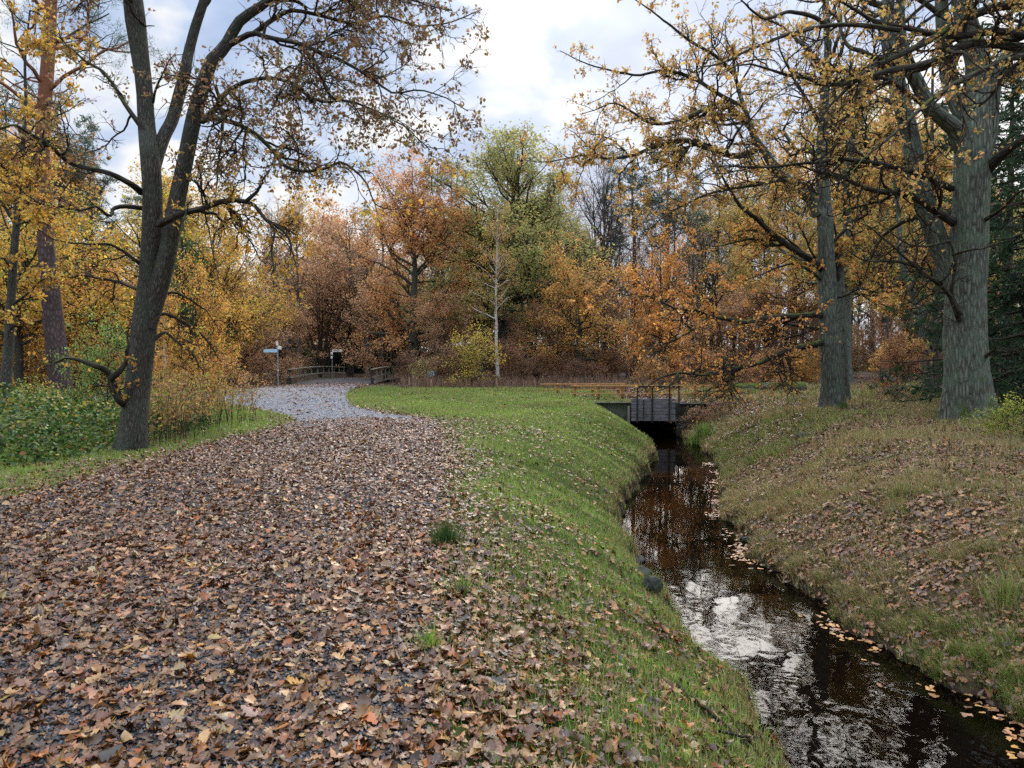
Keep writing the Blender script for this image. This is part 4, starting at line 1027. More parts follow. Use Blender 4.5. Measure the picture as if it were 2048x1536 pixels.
proto('amber', auto_tree('oak_tree', 109, 17, .26, .28, 4.4, 32, 8, 5, 11500, (.12, .20), AMBER, M['greybark'], (20, 68), .15, gap=.35), 17)
proto('bare', auto_tree('bare_tree', 110, 18, .26, .3, 5.2, 34, 9, 5, 500, (.08, .14), TAN, M['greybark'], (15, 50), .09, twig='greybark', trop1=.05), 18)
proto('bare2', auto_tree('bare_tree', 111, 14, .16, .25, 3.6, 30, 8, 5, 1500, (.08, .15), TAN, M['greybark'], (15, 55), .1, twig='greybark', trop1=.04), 14)
proto('birch', auto_tree('birch_tree', 112, 13, .13, .3, 2.0, 30, 7, 5, 3600, (.07, .12), GOLD + TAN, M['birch'], (20, 60), .1, trop1=-.02), 13)
proto('fan', auto_tree('hazel_bush', 113, 8, .10, .45, 2.8, 48, 7, 4, 4200, (.09, .15), RUST, M['twig'], (15, 45), .08, forks=12), 8)
proto('brush', auto_tree('beech_sapling', 114, 3.2, .035, .05, 1.7, 30, 6, 4, 2600, (.08, .14), RUST, M['twig'], (30, 85), .13), 3.2)
proto('yellowbush', auto_tree('beech_sapling', 115, 3.4, .045, .06, 1.9, 32, 6, 4, 3200, (.08, .14), YELLOW, M['twig'], (25, 92), .06, trop1=0), 3.4)
proto('pine', conifer('pine_tree', 116, 20, .30, 'pine', 46, 190, ((.055, .085, .06), (.085, .115, .085))), 20)
proto('pine2', conifer('pine_tree', 117, 17, .24, 'pine', 40, 170, ((.06, .09, .065), (.09, .12, .09))), 17)
proto('spruce', conifer('spruce_tree', 118, 15, .2, 'spruce', 120, 130), 15)

def put(key, px, d, top=None, label='', group=None, rz=None, tint=(1, 1, 1), h=None, wide=1.0, cat='tree', z=None):
    """Stand a copy of a tree at pixel column px, distance d; height from its top's pixel row or in metres."""
    root, h0, used = PROTO[key]
    x = (px - 1024) / F * d
    if h is None: h = EYE + (720 - top) / F * d
    s = h / h0
    rz = (px * .37 + d * 1.9) % 6.28 if rz is None else rz
    z = float(hgt(np.array([x]), np.array([d]))[0]) if z is None else z
    if used[0]: return tag(copy_thing(root, (x, d, z), rz, (s * wide, s * wide, s), label, group, tint), cat=cat)
    used[0] = 1
    root.location = (x, d, z); root.rotation_euler = (0, 0, rz); root.scale = (s * wide, s * wide, s)
    for c in root.children: c.color = (*tint, 1)
    return tag(root, label, cat, group)
import bmesh
# ------------------------------------------------------------------ standing the wood
put('orange', 828, 56, 372, 'broad orange oak with a dark branching stem beyond the short handrail', wide=1.12, tint=(.95, .97, 1.25))
put('green', 1003, 60, 322, 'tallest olive-green oak, its thick pale trunk beside the white birch', rz=.35, wide=1.3, tint=(.84, .82, .85))
put('birch', 996, 47, 402, 'slim white-barked birch in front of the olive-green oak', rz=2.2)
put('orange2', 1157, 51, 484, 'orange oak with a bent dark stem behind the end of the timber fence', wide=1.15, tint=(.96, .98, 1.2))
put('orange2', 1322, 42, 478, 'reddish orange oak hanging over the sluice gate from behind', tint=(1.0, .82, .85), wide=.85, rz=1.0)
put('yellowbush', 942, 45, 668, 'bright yellow young beech at the far edge of the lawn', wide=1.05, tint=(.85, .85, 1))
put('fan', 640, 70, 540, 'bush of many dark stems fanning up behind the footbridge handrail', wide=1.15)
put('bare', 1207, 72, 300, 'tall leafless tree with upswept grey branches between two orange oaks', rz=.4)
put('pine2', 903, 82, 330, 'dark pine tip rising behind the broad orange oak')
put('pine', 1018, 88, 312, 'bluish pine top peeping over the olive-green oak')
put('pine', 1268, 76, 322, 'bluish grey pine beside the tall leafless tree', wide=1.2)
put('pine2', 1335, 70, 300, 'grey-green pine between the leafless tree and the lichened oak', wide=1.2)
put('gold2', 385, 23, 520, 'golden low-branched maple just behind the forked oak', wide=.72, rz=.8)
put('gold', 430, 50, 405, 'orange-gold maple on the side path bend beyond the forked oak', wide=1.0, tint=(.95, .85, 1))
put('gold2', 190, 36, 500, 'golden maple behind the leaning pine stem', wide=1.3, rz=3.1)
put('gold', 40, 34, 320, 'tall golden maple at the edge of the wood past the slender dark tree', wide=1.15)
put('spruce', 372, 47, 380, 'green spruce showing through gaps of the golden maples', tint=(2.2, 2.4, 1.8), wide=1.25)
put('spruce', 195, 52, 395, 'green spruce behind the leaning pine', tint=(2.0, 2.2, 1.7), wide=1.3)
put('yellowbush', 214, 19.5, 655, 'fresh green young maple beside the foot of the forked oak', tint=(.36, .66, 1.1), wide=.7, cat='sapling')
put('spruce', 2075, 23, h=17, label='dark spruce crowding behind the massive grey oak', wide=1.25, tint=(.8, .85, .8))
put('spruce', 2010, 31, h=15, label='second dark spruce farther back behind the massive grey oak', wide=1.2, tint=(.9, .95, .9))
put('brush', 1795, 29, h=2.6, label='thin leaf-shedding sapling in the grass between the two far bank oaks', tint=(.7, .6, .6), wide=.9, cat='sapling')
put('brush', 1562, 36, h=1.3, label='little dark sapling in front of the felled log', cat='sapling', wide=.7)
put('gold2', 1600, 46, 690, 'small golden bush behind the felled log', cat='bush', wide=1.3)
put('gold2', 1768, 38, 752, 'low orange bush behind the thin sapling', cat='bush', wide=1.4, tint=(1, .8, .8))
put('yellowbush', 2050, 14.5, h=.85, label='yellow-green beech sprig at the mossy foot of the massive grey oak', tint=(.55, .8, .9), wide=1.6, cat='sapling', rz=1.2)
put('rust', 770, 59, 560, 'rusty brown beech between the footbridge and the orange oak', wide=1.1)
put('rust', 888, 53, 590, 'rusty brown beech under the edge of the orange oak', wide=1.15, rz=2.0)
put('rust', 1070, 55, 610, 'brown beech between the pale oak trunk and the bent-stemmed oak', wide=1.2, rz=4.0)
put('rust2', 700, 74, 445, 'tall rusty beech over the dark woodland gap by the footbridge', wide=1.3)
put('rust', 560, 63, 605, 'low brown beech behind the blue signpost', wide=1.3, rz=5.0)
put('rust', 470, 57, 560, 'brown beech at the bend of the side path', wide=1.3, rz=.3)
put('brush', 530, 50, h=2.2, label='small brown beech bush by the foot of the blue signpost', cat='bush', wide=1.3)
put('brush', 575, 53, h=1.7, label='russet bush between the blue signpost and the footbridge', cat='bush', wide=1.4)
put('brush', 845, 47.5, h=1.6, label='olive bush beside the short handrail', cat='bush', tint=(.9, 1.25, .9), wide=1.4)
put('amber', 600, 82, 378, 'thin-topped amber oak in the gap between the forked oak and the footbridge', wide=1.0)
put('rust2', 655, 92, 425, 'pale brown beech above the fan-shaped bush', tint=(1.25, 1.15, 1.1), wide=1.25)
put('amber', 765, 84, 395, 'amber oak showing behind the broad orange oak', wide=1.2, tint=(1.1, 1, 1))
put('birch', 330, 40, h=9, label='yellowing birch half hidden behind the forked oak')

put('brush', 1392, 29.2, h=.8, label='tangle of brown twigs spilling over the culvert wing wall beside the sluice', cat='bush', wide=1.8, tint=(.8, .8, .85))
put('brush', 1440, 28.6, h=.7, label='low brown twiggy bush beside the tangle on the culvert bank', cat='bush', wide=1.8, tint=(.8, .8, .85))
put('bare2', 872, 66, 372, 'thin leafless tree between the broad orange oak and the birch', tint=(1.2, 1.2, 1.2))
put('bare2', 1120, 68, 345, 'thin leafless tree just past the olive-green oak', rz=2.0)
put('bare2', 548, 72, 392, 'leafless twiggy tree over the blue signpost', rz=1.0)
put('bare2', 735, 70, 412, 'leafless tree above the woodland gap by the short handrail', rz=4.0)
rngp = np.random.default_rng(77)
def grove(keys, label, group, px0, px1, d0, d1, n, hmin, hmax, tint=(1, 1, 1), wide=1.1, cat='tree'):
    for k in range(n):
        key = keys[k % len(keys)]
        px = px0 + (px1 - px0) * (k + rngp.uniform(.1, .9)) / n; d = rngp.uniform(d0, d1)
        v = rngp.uniform(.85, 1.15); tn = tuple(t * v * rngp.uniform(.93, 1.07) for t in tint)
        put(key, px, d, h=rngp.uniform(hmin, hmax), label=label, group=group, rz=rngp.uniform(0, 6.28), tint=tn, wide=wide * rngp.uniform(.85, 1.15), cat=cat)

grove(['gold'], 'golden maple crowded deep in the wood behind the leaning pine', 'golden maples deep in the wood', -160, 420, 52, 80, 7, 11, 16, wide=1.2)
grove(['amber'], 'tall thin amber oak at the edge of the view behind the slender dark tree', 'tall amber oaks behind the slender tree', -160, 200, 42, 70, 3, 17, 21)
grove(['pine'], 'tall bare-stemmed pine in the wood behind the golden maples', 'pines behind the golden maples', -60, 420, 58, 90, 6, 17, 24)
grove(['rust2'], 'brown beech far back in the wood behind the footbridge', 'brown beeches behind the footbridge', 440, 960, 88, 112, 9, 13, 18, wide=1.3)
grove(['spruce'], 'dark spruce in the gloomy gap beyond the footbridge', 'dark spruces beyond the footbridge', 560, 860, 92, 112, 9, 9, 14, wide=1.5, tint=(.9, 1, 1.1))
grove(['olive'], 'faded olive oak standing behind the tall olive-green oak', 'faded olive oaks', 860, 1180, 80, 110, 5, 17, 20, wide=1.2)
grove(['bare2'], 'thin grey leafless tree in the wood behind the timber fence', 'thin grey trees behind the timber fence', 1090, 1420, 64, 98, 11, 15, 22, wide=1.1)
grove(['rust'], 'low rusty beech in the shade behind the timber fence', 'low rusty beeches behind the timber fence', 1020, 1400, 52, 68, 7, 5, 8, wide=1.35, tint=(.62, .62, .62))  # shade of the low wood put into the darkened tint
grove(['amber', 'olive'], 'tall amber oak in the open wood behind the lichened oak', 'amber oaks behind the lichened oak', 1380, 1960, 44, 74, 7, 15, 21, wide=1.05)
grove(['bare2'], 'thin grey tree far back in the wood behind the felled log', 'thin grey trees behind the felled log', 1400, 2020, 62, 105, 11, 15, 22)
grove(['pine2'], 'straight pine far back in the wood behind the felled log', 'pines behind the felled log', 1380, 2000, 70, 110, 9, 17, 23, wide=1.2)
grove(['rust'], 'brown beech thicket tree in the wood behind the felled log', 'brown beeches behind the felled log', 1400, 1960, 50, 78, 10, 4, 8, wide=1.4, tint=(.9, .9, .85))
grove(['olive'], 'dull green oak at the back of the wood behind the massive grey oak', 'dull green oaks behind the grey oak', 1760, 2160, 55, 85, 5, 16, 22, wide=1.2, tint=(.8, .9, .8))
grove(['brush'], 'knee-high brown beech brush in a row at the far edge of the lawn', 'beech brush at the far edge of the lawn', 810, 1240, 46, 52, 12, 1.2, 2.6, wide=1.4, cat='bush', tint=(.55, .52, .55))  # tint darkened so the row reads as shaded gaps near the ground
grove(['brush'], 'brown brush bush in the rough ground between sluice and felled log', 'brush bushes beyond the sluice', 1290, 1640, 38, 50, 9, 1.0, 2.4, wide=1.4, cat='bush', tint=(1.1, 1.0, .8))
grove(['brush'], 'brown brush bush under the golden maples on the side path', 'brush under the golden maples', 20, 470, 31, 44, 9, 1.5, 3.2, wide=1.5, cat='bush', tint=(1.2, 1.1, .7))

# ---- the leaning pine and other single stems
def stem_tree(name, label, base_px, d, seed, bark, pts, limbs, **kw):
    b = at(base_px[0], base_px[1], d)
    return hero_tree(name, label, 'tree', (b[0], d, 0), seed, bark, [(d, d + .3, 0, 0, pts)], limbs, **kw)

stem_tree('oak_tree', 'slim mossy tree leaning over beyond the massive grey oak', (1858, 797), 33, 31, M['midoak'],
  [(1858, 802, 24), (1855, 770, 20), (1850, 720, 18), (1843, 670, 17), (1836, 620, 16), (1822, 580, 14), (1808, 545, 13), (1800, 500, 11), (1798, 440, 9), (1790, 360, 7), (1795, 260, 4)],
  [(33, 32, 8, 2, [(1838, 630), (1810, 610), (1780, 612), (1750, 600)]), (33, 32, 7, 2, [(1822, 580), (1840, 540), (1860, 500), (1870, 450)]), (33, 31, 6, 2, [(1848, 710), (1820, 704), (1790, 706), (1770, 715)])],
  auto=[(0, 9, .45, 1, .2, (40, 80))], n2=7, n3=5, n4=2, nleaf=6500, lsize=(.10, .16), palette=AMBER, flare=.2, minz=1.2)
stem_tree('oak_tree', 'straight brown stem just beside the slim leaning mossy tree', (1874, 790), 38, 32, M['conifer'],
  [(1876, 796, 20), (1874, 760, 17), (1873, 700, 15), (1871, 600, 14), (1868, 500, 12), (1866, 380, 10), (1864, 250, 7), (1866, 100, 4)],
  [(38, 37, 5, 2, [(1870, 560), (1845, 540), (1820, 530)]), (38, 38, 5, 2, [(1868, 480), (1890, 450), (1910, 440)])],
  auto=[(0, 8, .5, 1, .16, (40, 80))], n2=7, n3=5, n4=2, nleaf=5000, lsize=(.11, .17), palette=AMBER, flare=.1, minz=2)
stem_tree('maple_tree', 'slender dark tree with thin angled twigs at the outer edge of the undergrowth', (12, 800), 19, 33, M['oak'],
  [(8, 812, 26), (12, 760, 22), (18, 680, 19), (22, 600, 17), (28, 500, 15), (36, 420, 13), (38, 360, 11), (46, 290, 9), (52, 220, 7), (50, 120, 5), (60, 20, 3)],
  [(19, 18, 7, 2, [(24, 610), (50, 590), (75, 565), (105, 545)]), (19, 18.5, 6, 2, [(20, 660), (40, 640), (52, 615)]), (19, 18, 7, 2, [(36, 425), (60, 400), (75, 360), (85, 310)]),
   (19, 19, 6, 2, [(37, 400), (20, 360), (5, 330), (-20, 310)]), (19, 18, 5, 2, [(26, 540), (5, 520), (-20, 520)]), (19, 18, 5, 2, [(32, 450), (60, 445), (90, 450), (110, 470)])],
  auto=[(0, 12, .35, 1, .22, (40, 80))], n2=8, n3=5, n4=2, nleaf=6500, lsize=(.07, .12), palette=GOLD, flare=.2, minz=1.4)

def lean_pine():
    d = 30; rng = np.random.default_rng(41)
    b = at(125, 800, d); root = thing('pine_tree', 'tall pine leaning with a dark stem that turns orange-brown high up', 'tree', (b[0], d, 0))
    w = limb_world(rng, (d, d, 0, 0, [(127, 808, 46), (122, 770, 42), (113, 700, 39), (106, 640, 36), (100, 580, 34), (93, 500, 30), (88, 420, 28), (84, 330, 27), (86, 250, 26), (92, 170, 25), (98, 90, 23), (103, 0, 21), (108, -100, 17), (110, -220, 12), (112, -330, 6)]))
    c = catmull(w, 44); tb = Tubes(); tb.add(c[None, :, :3], c[None, :, 3], 18, .03, .25)
    P1, R1 = spawn(rng, c[None, :, :3], c[None, :, 3], 26, .5, 1, (55, 95), .24, 10, .2, (0, 0, .03), .35, .02)
    P0, R0 = spawn(rng, c[None, :, :3], c[None, :, 3], 9, .3, .6, (60, 100), .15, 8, .2, (0, 0, -.02), .2, .012)
    tb.add(P1, R1, 6); tb.add(P0, R0, 5)
    v, q, tc = tb.build(); link('trunk', mesh_np('trunk', v - np.array((b[0], d, 0)), [(q, 0)], [M['leanpine']], None, tc, smooth=True), root)
    P2, R2 = spawn(rng, P1, R1, 26 * 8, .3, 1, (30, 75), .36, 6, .22, (0, 0, .03), .5, .008)
    P3, R3 = spawn(rng, P2, R2, 26 * 8 * 4, .3, 1, (30, 70), .45, 4, .22, (0, 0, .03), .6, .006)
    t2 = Tubes(); t2.add(P2, R2, 4); t2.add(P3, R3, 3)
    pos, dd, _ = leaves_on(rng, P3, 15000, .5, .08, -.1); n = len(pos)
    lv = leaf_cards(rng, pos, dd, rng.uniform(.09, .17, n), pal(rng, n, [((.06, .10, .07), 2), ((.10, .14, .10), 1.5), ((.045, .08, .04), 1)], .2), .14, 'kite')
    link('crown', crown_mesh('crown', t2, [lv], [M['leaf'], M['twig']], (b[0], d, 0), rng), root)
M['leanpine'] = bark_mat('leaning_pine_bark', (.03, .022, .022), (.12, .085, .08), 0, 11, stretch=.4, red=((.27, .12, .065), 6.0, 11))
lean_pine()

# ---- the wood beyond, too far off to count
def far_wood():
    rng = np.random.default_rng(51); n = 52000
    a = rng.uniform(-.80, .80, n); d = rng.uniform(98, 150, n); x, y = a * d, d
    hh = np.where(rng.random(n) < .6, rng.uniform(0, 3.5, n), rng.uniform(0, 10, n)) * (.6 + .7 * patch(x, y, .12, 3))
    c = pal(rng, n, [((.05, .045, .03), 3), ((.09, .06, .035), 2.5), ((.12, .07, .035), 2), ((.045, .055, .035), 2.5), ((.17, .11, .045), 1)], .2)
    lv = leaf_cards(rng, np.stack([x, y, hh], -1), rng.normal(size=(n, 3)), rng.uniform(.35, .9, n), c, .8, 'kite')
    m = 420; x = rng.uniform(-.8, .8, m); y = rng.uniform(95, 140, m); x = x * y; z = np.linspace(0, 1, 5)
    P = np.stack([x[:, None] + rng.normal(scale=.3, size=(m, 5)), np.repeat(y[:, None], 5, 1), z[None] * rng.uniform(9, 18, (m, 1))], -1)
    tb = Tubes(); tb.add(P, rng.uniform(.07, .2, m)[:, None] * np.linspace(1, .3, 5)[None], 5)
    o = link('far_wood', crown_mesh('far_wood', tb, [lv], [M['leaf'], M['greybark']], (0, 0, 0), rng)); o['kind'] = 'stuff'
far_wood()

# ---- brambles and herbs beside the path
def undergrowth():
    rng = np.random.default_rng(61)
    n = 85000; y = 9.3 + 21 * rng.random(n) ** 1.3; x = rng.uniform(-21, -6, n)
    e = polydist(x, y, PATH); on = inpoly(x, y, PATH)
    gap = 1.15 + .5 * patch(x, y, 1.0, 3) + 1.4 * ss((y - 17) / 6)
    H = np.clip((e - gap) / 1.1, 0, 1) * (.30 + 1.25 * patch(x, y, .9, 8) ** 1.4) * (.6 + .6 * patch(x, y, 2.3, 2))
    k = (~on) & (e > gap) & (H > .05) & (np.abs(x) < .74 * y + 1); x, y, H = x[k], y[k], H[k]; n = len(x)
    z = hgt(x, y) + H * (1 - rng.random(n) ** 1.6 * .9)
    d = nrm(np.stack([rng.normal(size=n), rng.normal(size=n), rng.normal(scale=.4, size=n) - .15], -1))
    c = pal(rng, n, [((.055, .11, .02), 3), ((.032, .07, .015), 3), ((.09, .155, .028), 2), ((.17, .19, .04), 1.1), ((.34, .28, .05), .4), ((.20, .11, .04), .6)], .22)
    yl = rng.random(n) < .38 * ss((y - 13.5) / 4) * ss((z - .35) / .4); c[yl] = pal(rng, yl.sum(), [((.34, .30, .045), 2), ((.24, .27, .05), 2), ((.42, .24, .04), 1)], .15)
    v, q, cc = leaf_cards(rng, np.stack([x, y, z], -1), d, rng.uniform(.05, .105, n), c, .75, 'leaf')
    o = link('undergrowth', mesh_np('undergrowth', v, [(q, 0)], [M['herb']], cc)); o['kind'] = 'stuff'
    # tall yellowing herbs by the forked oak
    m = 700; y = rng.uniform(14.2, 21, m); x = rng.uniform(-.50, -.36, m) * y + rng.normal(scale=.25, size=m)
    k = (polydist(x, y, PATH) > .8) & ~inpoly(x, y, PATH) & (rng.random(m) < 1.3 * patch(x, y, 1.5, 4)); x, y = x[k], y[k]; m = len(x); z0 = hgt(x, y)
    L = rng.uniform(.6, 1.35, m); lean = rng.normal(scale=.18, size=(m, 2)); t = np.linspace(0, 1, 6)
    P = np.stack([x[:, None] + lean[:, :1] * t ** 1.5 * L[:, None], y[:, None] + lean[:, 1:] * t ** 1.5 * L[:, None], z0[:, None] + t * L[:, None]], -1)
    tb = Tubes(); tb.add(P, np.full((m, 1), .006) * np.linspace(1, .4, 6)[None], 3)
    pos, dd, _ = leaves_on(rng, P, m * 15, .3, .03, .3); nn = len(pos)
    c = pal(rng, nn, [((.36, .26, .07), 2), ((.36, .19, .07), 2.2), ((.24, .22, .06), 1.4), ((.24, .13, .07), 2.4), ((.13, .17, .04), 1)], .2)
    lv = leaf_cards(rng, pos, dd, rng.uniform(.05, .11, nn), c, .38, 'kite')
    o = link('weeds', crown_mesh('weeds', tb, [lv], [M['leaf'], M['twig']], (0, 0, 0), rng)); o['kind'] = 'stuff'
    # reddish dead stems along the far edge of the lawn and thin ones on the far bank
    parts = []
    m = 6500; px = rng.uniform(800, 1255, m); d = rng.uniform(42.5, 50, m) - 4 * ss((px - 1050) / 200); x = (px - 1024) / F * d
    c = pal(rng, m, [((.17, .10, .075), 3), ((.24, .15, .10), 2), ((.10, .065, .05), 2), ((.32, .24, .15), 1)], .2)
    parts.append(blades(rng, x, d, rng.uniform(.2, 1.0, m) * (.25 + 1.0 * patch(x, d, 1.3, 4)), rng.uniform(.02, .05, m), c, .35))
    m = 2600; y = rng.uniform(8, 34, m); x = rng.uniform(4, 24, m); k = ((x - edges(y)[1]) > .8) & (x < .74 * y + 1) & (patch(x, y, .8, 22) > .45) & ~((y > 29) & (x < 8)); x, y = x[k], y[k]; m = len(x)
    c = pal(rng, m, [((.14, .07, .055), 3), ((.22, .14, .09), 2), ((.08, .05, .04), 1.5)], .2)
    parts.append(blades(rng, x, y, rng.uniform(.25, .85, m), .004 + .00045 * y, c, .35))
    o = link('dead_stems', merge_blades('dead_stems', parts)); o['kind'] = 'stuff'
undergrowth()

# ------------------------------------------------------------------ built things
class MB:
    def __init__(s): s.bm = bmesh.new()
    def box(s, c, size, rz=0.0, tilt=0.0, bev=.006):
        b = bmesh.new(); bmesh.ops.create_cube(b, size=1)
        for v in b.verts: v.co = Vector((v.co.x * size[0], v.co.y * size[1], v.co.z * size[2]))
        if bev: bmesh.ops.bevel(b, geom=b.edges[:], offset=bev, segments=1, affect='EDGES')
        ct, st, cz, sz = math.cos(tilt), math.sin(tilt), math.cos(rz), math.sin(rz)
        for v in b.verts:
            x, y, z = v.co; x, z = x * ct - z * st, x * st + z * ct
            v.co = Vector((x * cz - y * sz + c[0], x * sz + y * cz + c[1], z + c[2]))
        me = bpy.data.meshes.new('tmp'); b.to_mesh(me); b.free(); s.bm.from_mesh(me); bpy.data.meshes.remove(me); return s
    def bar(s, p, q, w, h, bev=.006):
        """A square bar from p to q."""
        p, q = Vector(p), Vector(q); d = q - p
        b = bmesh.new(); bmesh.ops.create_cube(b, size=1)
        for v in b.verts: v.co = Vector((v.co.x * w, v.co.y * h, v.co.z * d.length))
        if bev: bmesh.ops.bevel(b, geom=b.edges[:], offset=bev, segments=1, affect='EDGES')
        rot = d.to_track_quat('Z', 'Y').to_matrix()
        for v in b.verts: v.co = rot @ v.co + (p + q) / 2
        me = bpy.data.meshes.new('tmp'); b.to_mesh(me); b.free(); s.bm.from_mesh(me); bpy.data.meshes.remove(me); return s
    def cyl(s, p, q, r0, r1=None, seg=12):
        p, q = Vector(p), Vector(q); d = q - p
        b = bmesh.new(); bmesh.ops.create_cone(b, cap_ends=True, segments=seg, radius1=r0, radius2=r0 if r1 is None else r1, depth=d.length)
        rot = d.to_track_quat('Z', 'Y').to_matrix()
        for v in b.verts: v.co = rot @ v.co + (p + q) / 2
        me = bpy.data.meshes.new('tmp'); b.to_mesh(me); b.free(); s.bm.from_mesh(me); bpy.data.meshes.remove(me); return s
    def prism(s, pts, y0, y1):
        a = [s.bm.verts.new((x, y0, z)) for x, z in pts]; b = [s.bm.verts.new((x, y1, z)) for x, z in pts]; n = len(pts)
        s.bm.faces.new(a); s.bm.faces.new(b[::-1])
        for i in range(n): s.bm.faces.new((a[i], b[i], b[(i + 1) % n], a[(i + 1) % n]))
        bmesh.ops.recalc_face_normals(s.bm, faces=s.bm.faces[:]); return s
    def build(s, name, mat, parent=None, base=(0, 0, 0), label=None):
        me = bpy.data.meshes.new(name)
        for v in s.bm.verts: v.co = v.co - Vector(base)
        s.bm.to_mesh(me); s.bm.free(); me.materials.append(mat)
        o = link(name, me, parent)
        if label: o['label'] = label
        return o

M['soil'] = flat_mat('trodden_soil', (.055, .042, .026), .95, .1, var=.5)
def X(px, d): return (px - 1024) / F * d
def Zp(py, d): return EYE - (py - 720) / F * d

def sluice():
    y = 30.0
    c = thing('culvert', 'stained concrete culvert carrying the track over the stream', 'culvert', (5.7, y, -.3)); b = c.location
    MB().prism([(2.6, -1.7), (4.82, -1.7), (4.82, -.115), (2.6, -.115)], y + .02, y + .34).build('wing_wall', M['concrete'], c, b)
    MB().prism([(6.72, -1.7), (9.2, -1.7), (9.2, -.16), (6.72, -.16)], y + .02, y + .34).build('wing_wall', M['stone'], c, b)
    MB().box((3.72, y + .15, -.085), (2.2, .46, .05), bev=.012).build('coping', M['concrete'], c, b)
    MB().box((7.95, y + .15, -.13), (2.4, .46, .05), bev=.012).build('coping', M['stone'], c, b)
    MB().box((5.9, y + 2.15, -.2), (6.6, 3.55, .22), bev=.02).build('deck', M['soil'], c, b)
    MB().box((4.72, y - .10, -.72), (.085, .09, 1.0), bev=.01).build('post', M['grey_wood'], c, b, 'pale grey timber post against the wing wall')
    g = thing('sluice_gate', 'weathered grey plank sluice gate under a dark steel beam', 'sluice gate', (5.73, y - .02, -.4)); b = g.location
    m = MB()
    for k in range(7):
        m.box((5.73, y - .05 + .006 * (k % 2), -.76 + k * .131), (1.80, .05, .123), tilt=.004 * (-1) ** k, bev=.008)
    m.build('planks', M['gate_wood'], g, b)
    for px in (1274, 1304, 1338):
        MB().box((X(px, y), y - .11, -.17), (.055, .06, 1.42), bev=.006).build('upright', M['rust'], g, b)
    MB().box((X(1357, y), y - .11, .05), (.05, .06, .95), bev=.006).build('upright', M['rust'], g, b)
    MB().box((X(1318, y), y - .11, .575), (1.68, .12, .085), bev=.01).build('beam', M['rust'], g, b)
    MB().box((X(1286, y), y - .16, -.35), (.045, .04, .8), bev=.005).build('rack_bar', M['rust'], g, b)
sluice()

def fence(label, d, posts, x0, x1, ztop, zmid, post_h, dd=0.0, group=None):
    f = thing('timber_fence', label, 'fence', (X(posts[0], d), d, 0)); b = f.location; rr = random.Random(d)
    for px in posts:
        x = X(px, d); z0 = ztop - post_h
        MB().box((x, d + dd * (px - posts[0]), (ztop + z0 + .22) / 2), (.11, .11, ztop - z0 - .22), tilt=rr.uniform(-.02, .02), bev=.012).build('post', M['orange_wood'], f, b)
        MB().box((x, d + dd * (px - posts[0]), z0 + .10), (.09, .09, .26), bev=.01).build('post_foot', M['dark_wood'], f, b)  # lower end of each post is built in darker timber
    a, e = X(x0, d), X(x1, d); da, de = d + dd * (x0 - posts[0]) - .08, d + dd * (x1 - posts[0]) - .08
    MB().bar((a, da, ztop - .045), (e, de, ztop - .03), .11, .06).build('top_rail', M['orange_wood'], f, b)
    MB().bar((a + .05, da + .005, zmid), (e - .02, de + .005, zmid + .01), .075, .045).build('middle_rail', M['orange_wood'], f, b)
fence('orange stained timber fence along the culvert in front of the sluice', 31.8, [1150, 1197, 1245, 1300, 1341, 1390, 1440], 1142, 1462, .58, .20, .74)
fence('paler orange timber fence set back behind the bent-stemmed oak side of the culvert', 36.5, [1115, 1185, 1236], 1082, 1250, .50, .18, .66)

def arrow_sign():
    d = 48.0; x = X(556, d)
    s = thing('signpost', 'tall steel signpost with a pale blue arrow board and two cream plates', 'signpost', (x, d, 0)); b = s.location
    MB().cyl((x, d, -.2), (x, d, 2.86), .032).build('pole', M['galv'], s, b)
    MB().cyl((x, d, .93), (x, d, 1.03), .036).build('pole_band', M['sign_edge'], s, b)
    z = Zp(701.5, d); h = .105
    bo = MB().prism([(x - .92, z), (x - .86, z + h), (x - .03, z + h), (x - .03, z - h), (x - .86, z - h)], d - .06, d - .035).build('arrow_board', M['sign_blue'], s, b)
    m = MB(); m.box((x - .48, d - .065, z + .005), (.46, .006, .045), bev=0); m.box((x - .79, d - .065, z), (.05, .006, .12), bev=0)
    m.build('print', M['sign_ink'], bo, (0, 0, 0)); 
    MB().box((x + .13, d - .05, Zp(695.5, d)), (.26, .012, .22), tilt=-.08, bev=.004).build('plate', M['sign_white'], s, b)
    MB().box((x - .03, d - .05, Zp(687, d)), (.15, .012, .26), tilt=.06, bev=.004).build('plate', M['sign_white'], s, b)
    d = 63.0; x = X(664.5, d)
    s = thing('signpost', 'shorter signpost with a white board standing behind the footbridge handrail', 'signpost', (x, d, 0)); b = s.location
    MB().cyl((x, d, -.2), (x, d, 2.45), .032).build('pole', M['galv'], s, b)
    z = Zp(701.2, d)
    MB().prism([(x + .03, z - .11), (x + .86, z - .11), (x + .90, z), (x + .86, z + .11), (x + .03, z + .11)], d - .06, d - .035).build('arrow_board', M['sign_white'], s, b)
    MB().box((x - .02, d - .05, Zp(706.5, d)), (.2, .012, .19), bev=.004).build('plate', M['sign_white'], s, b)
    MB().box((x - .03, d - .05, Zp(714.5, d)), (.17, .012, .2), bev=.004).build('plate', M['sign_edge'], s, b)
    d = 47.6; x = X(862, d)
    s = thing('small_sign', 'small pale blue sign half hidden in the bushes beside the handrail', 'sign', (x, d, 0)); b = s.location
    MB().cyl((x, d, -.2), (x, d, .95), .025).build('pole', M['galv'], s, b)
    MB().box((x, d - .04, Zp(747, d)), (.42, .015, .34), tilt=.15, bev=.004).build('plate', M['sign_blue'], s, b)
arrow_sign()

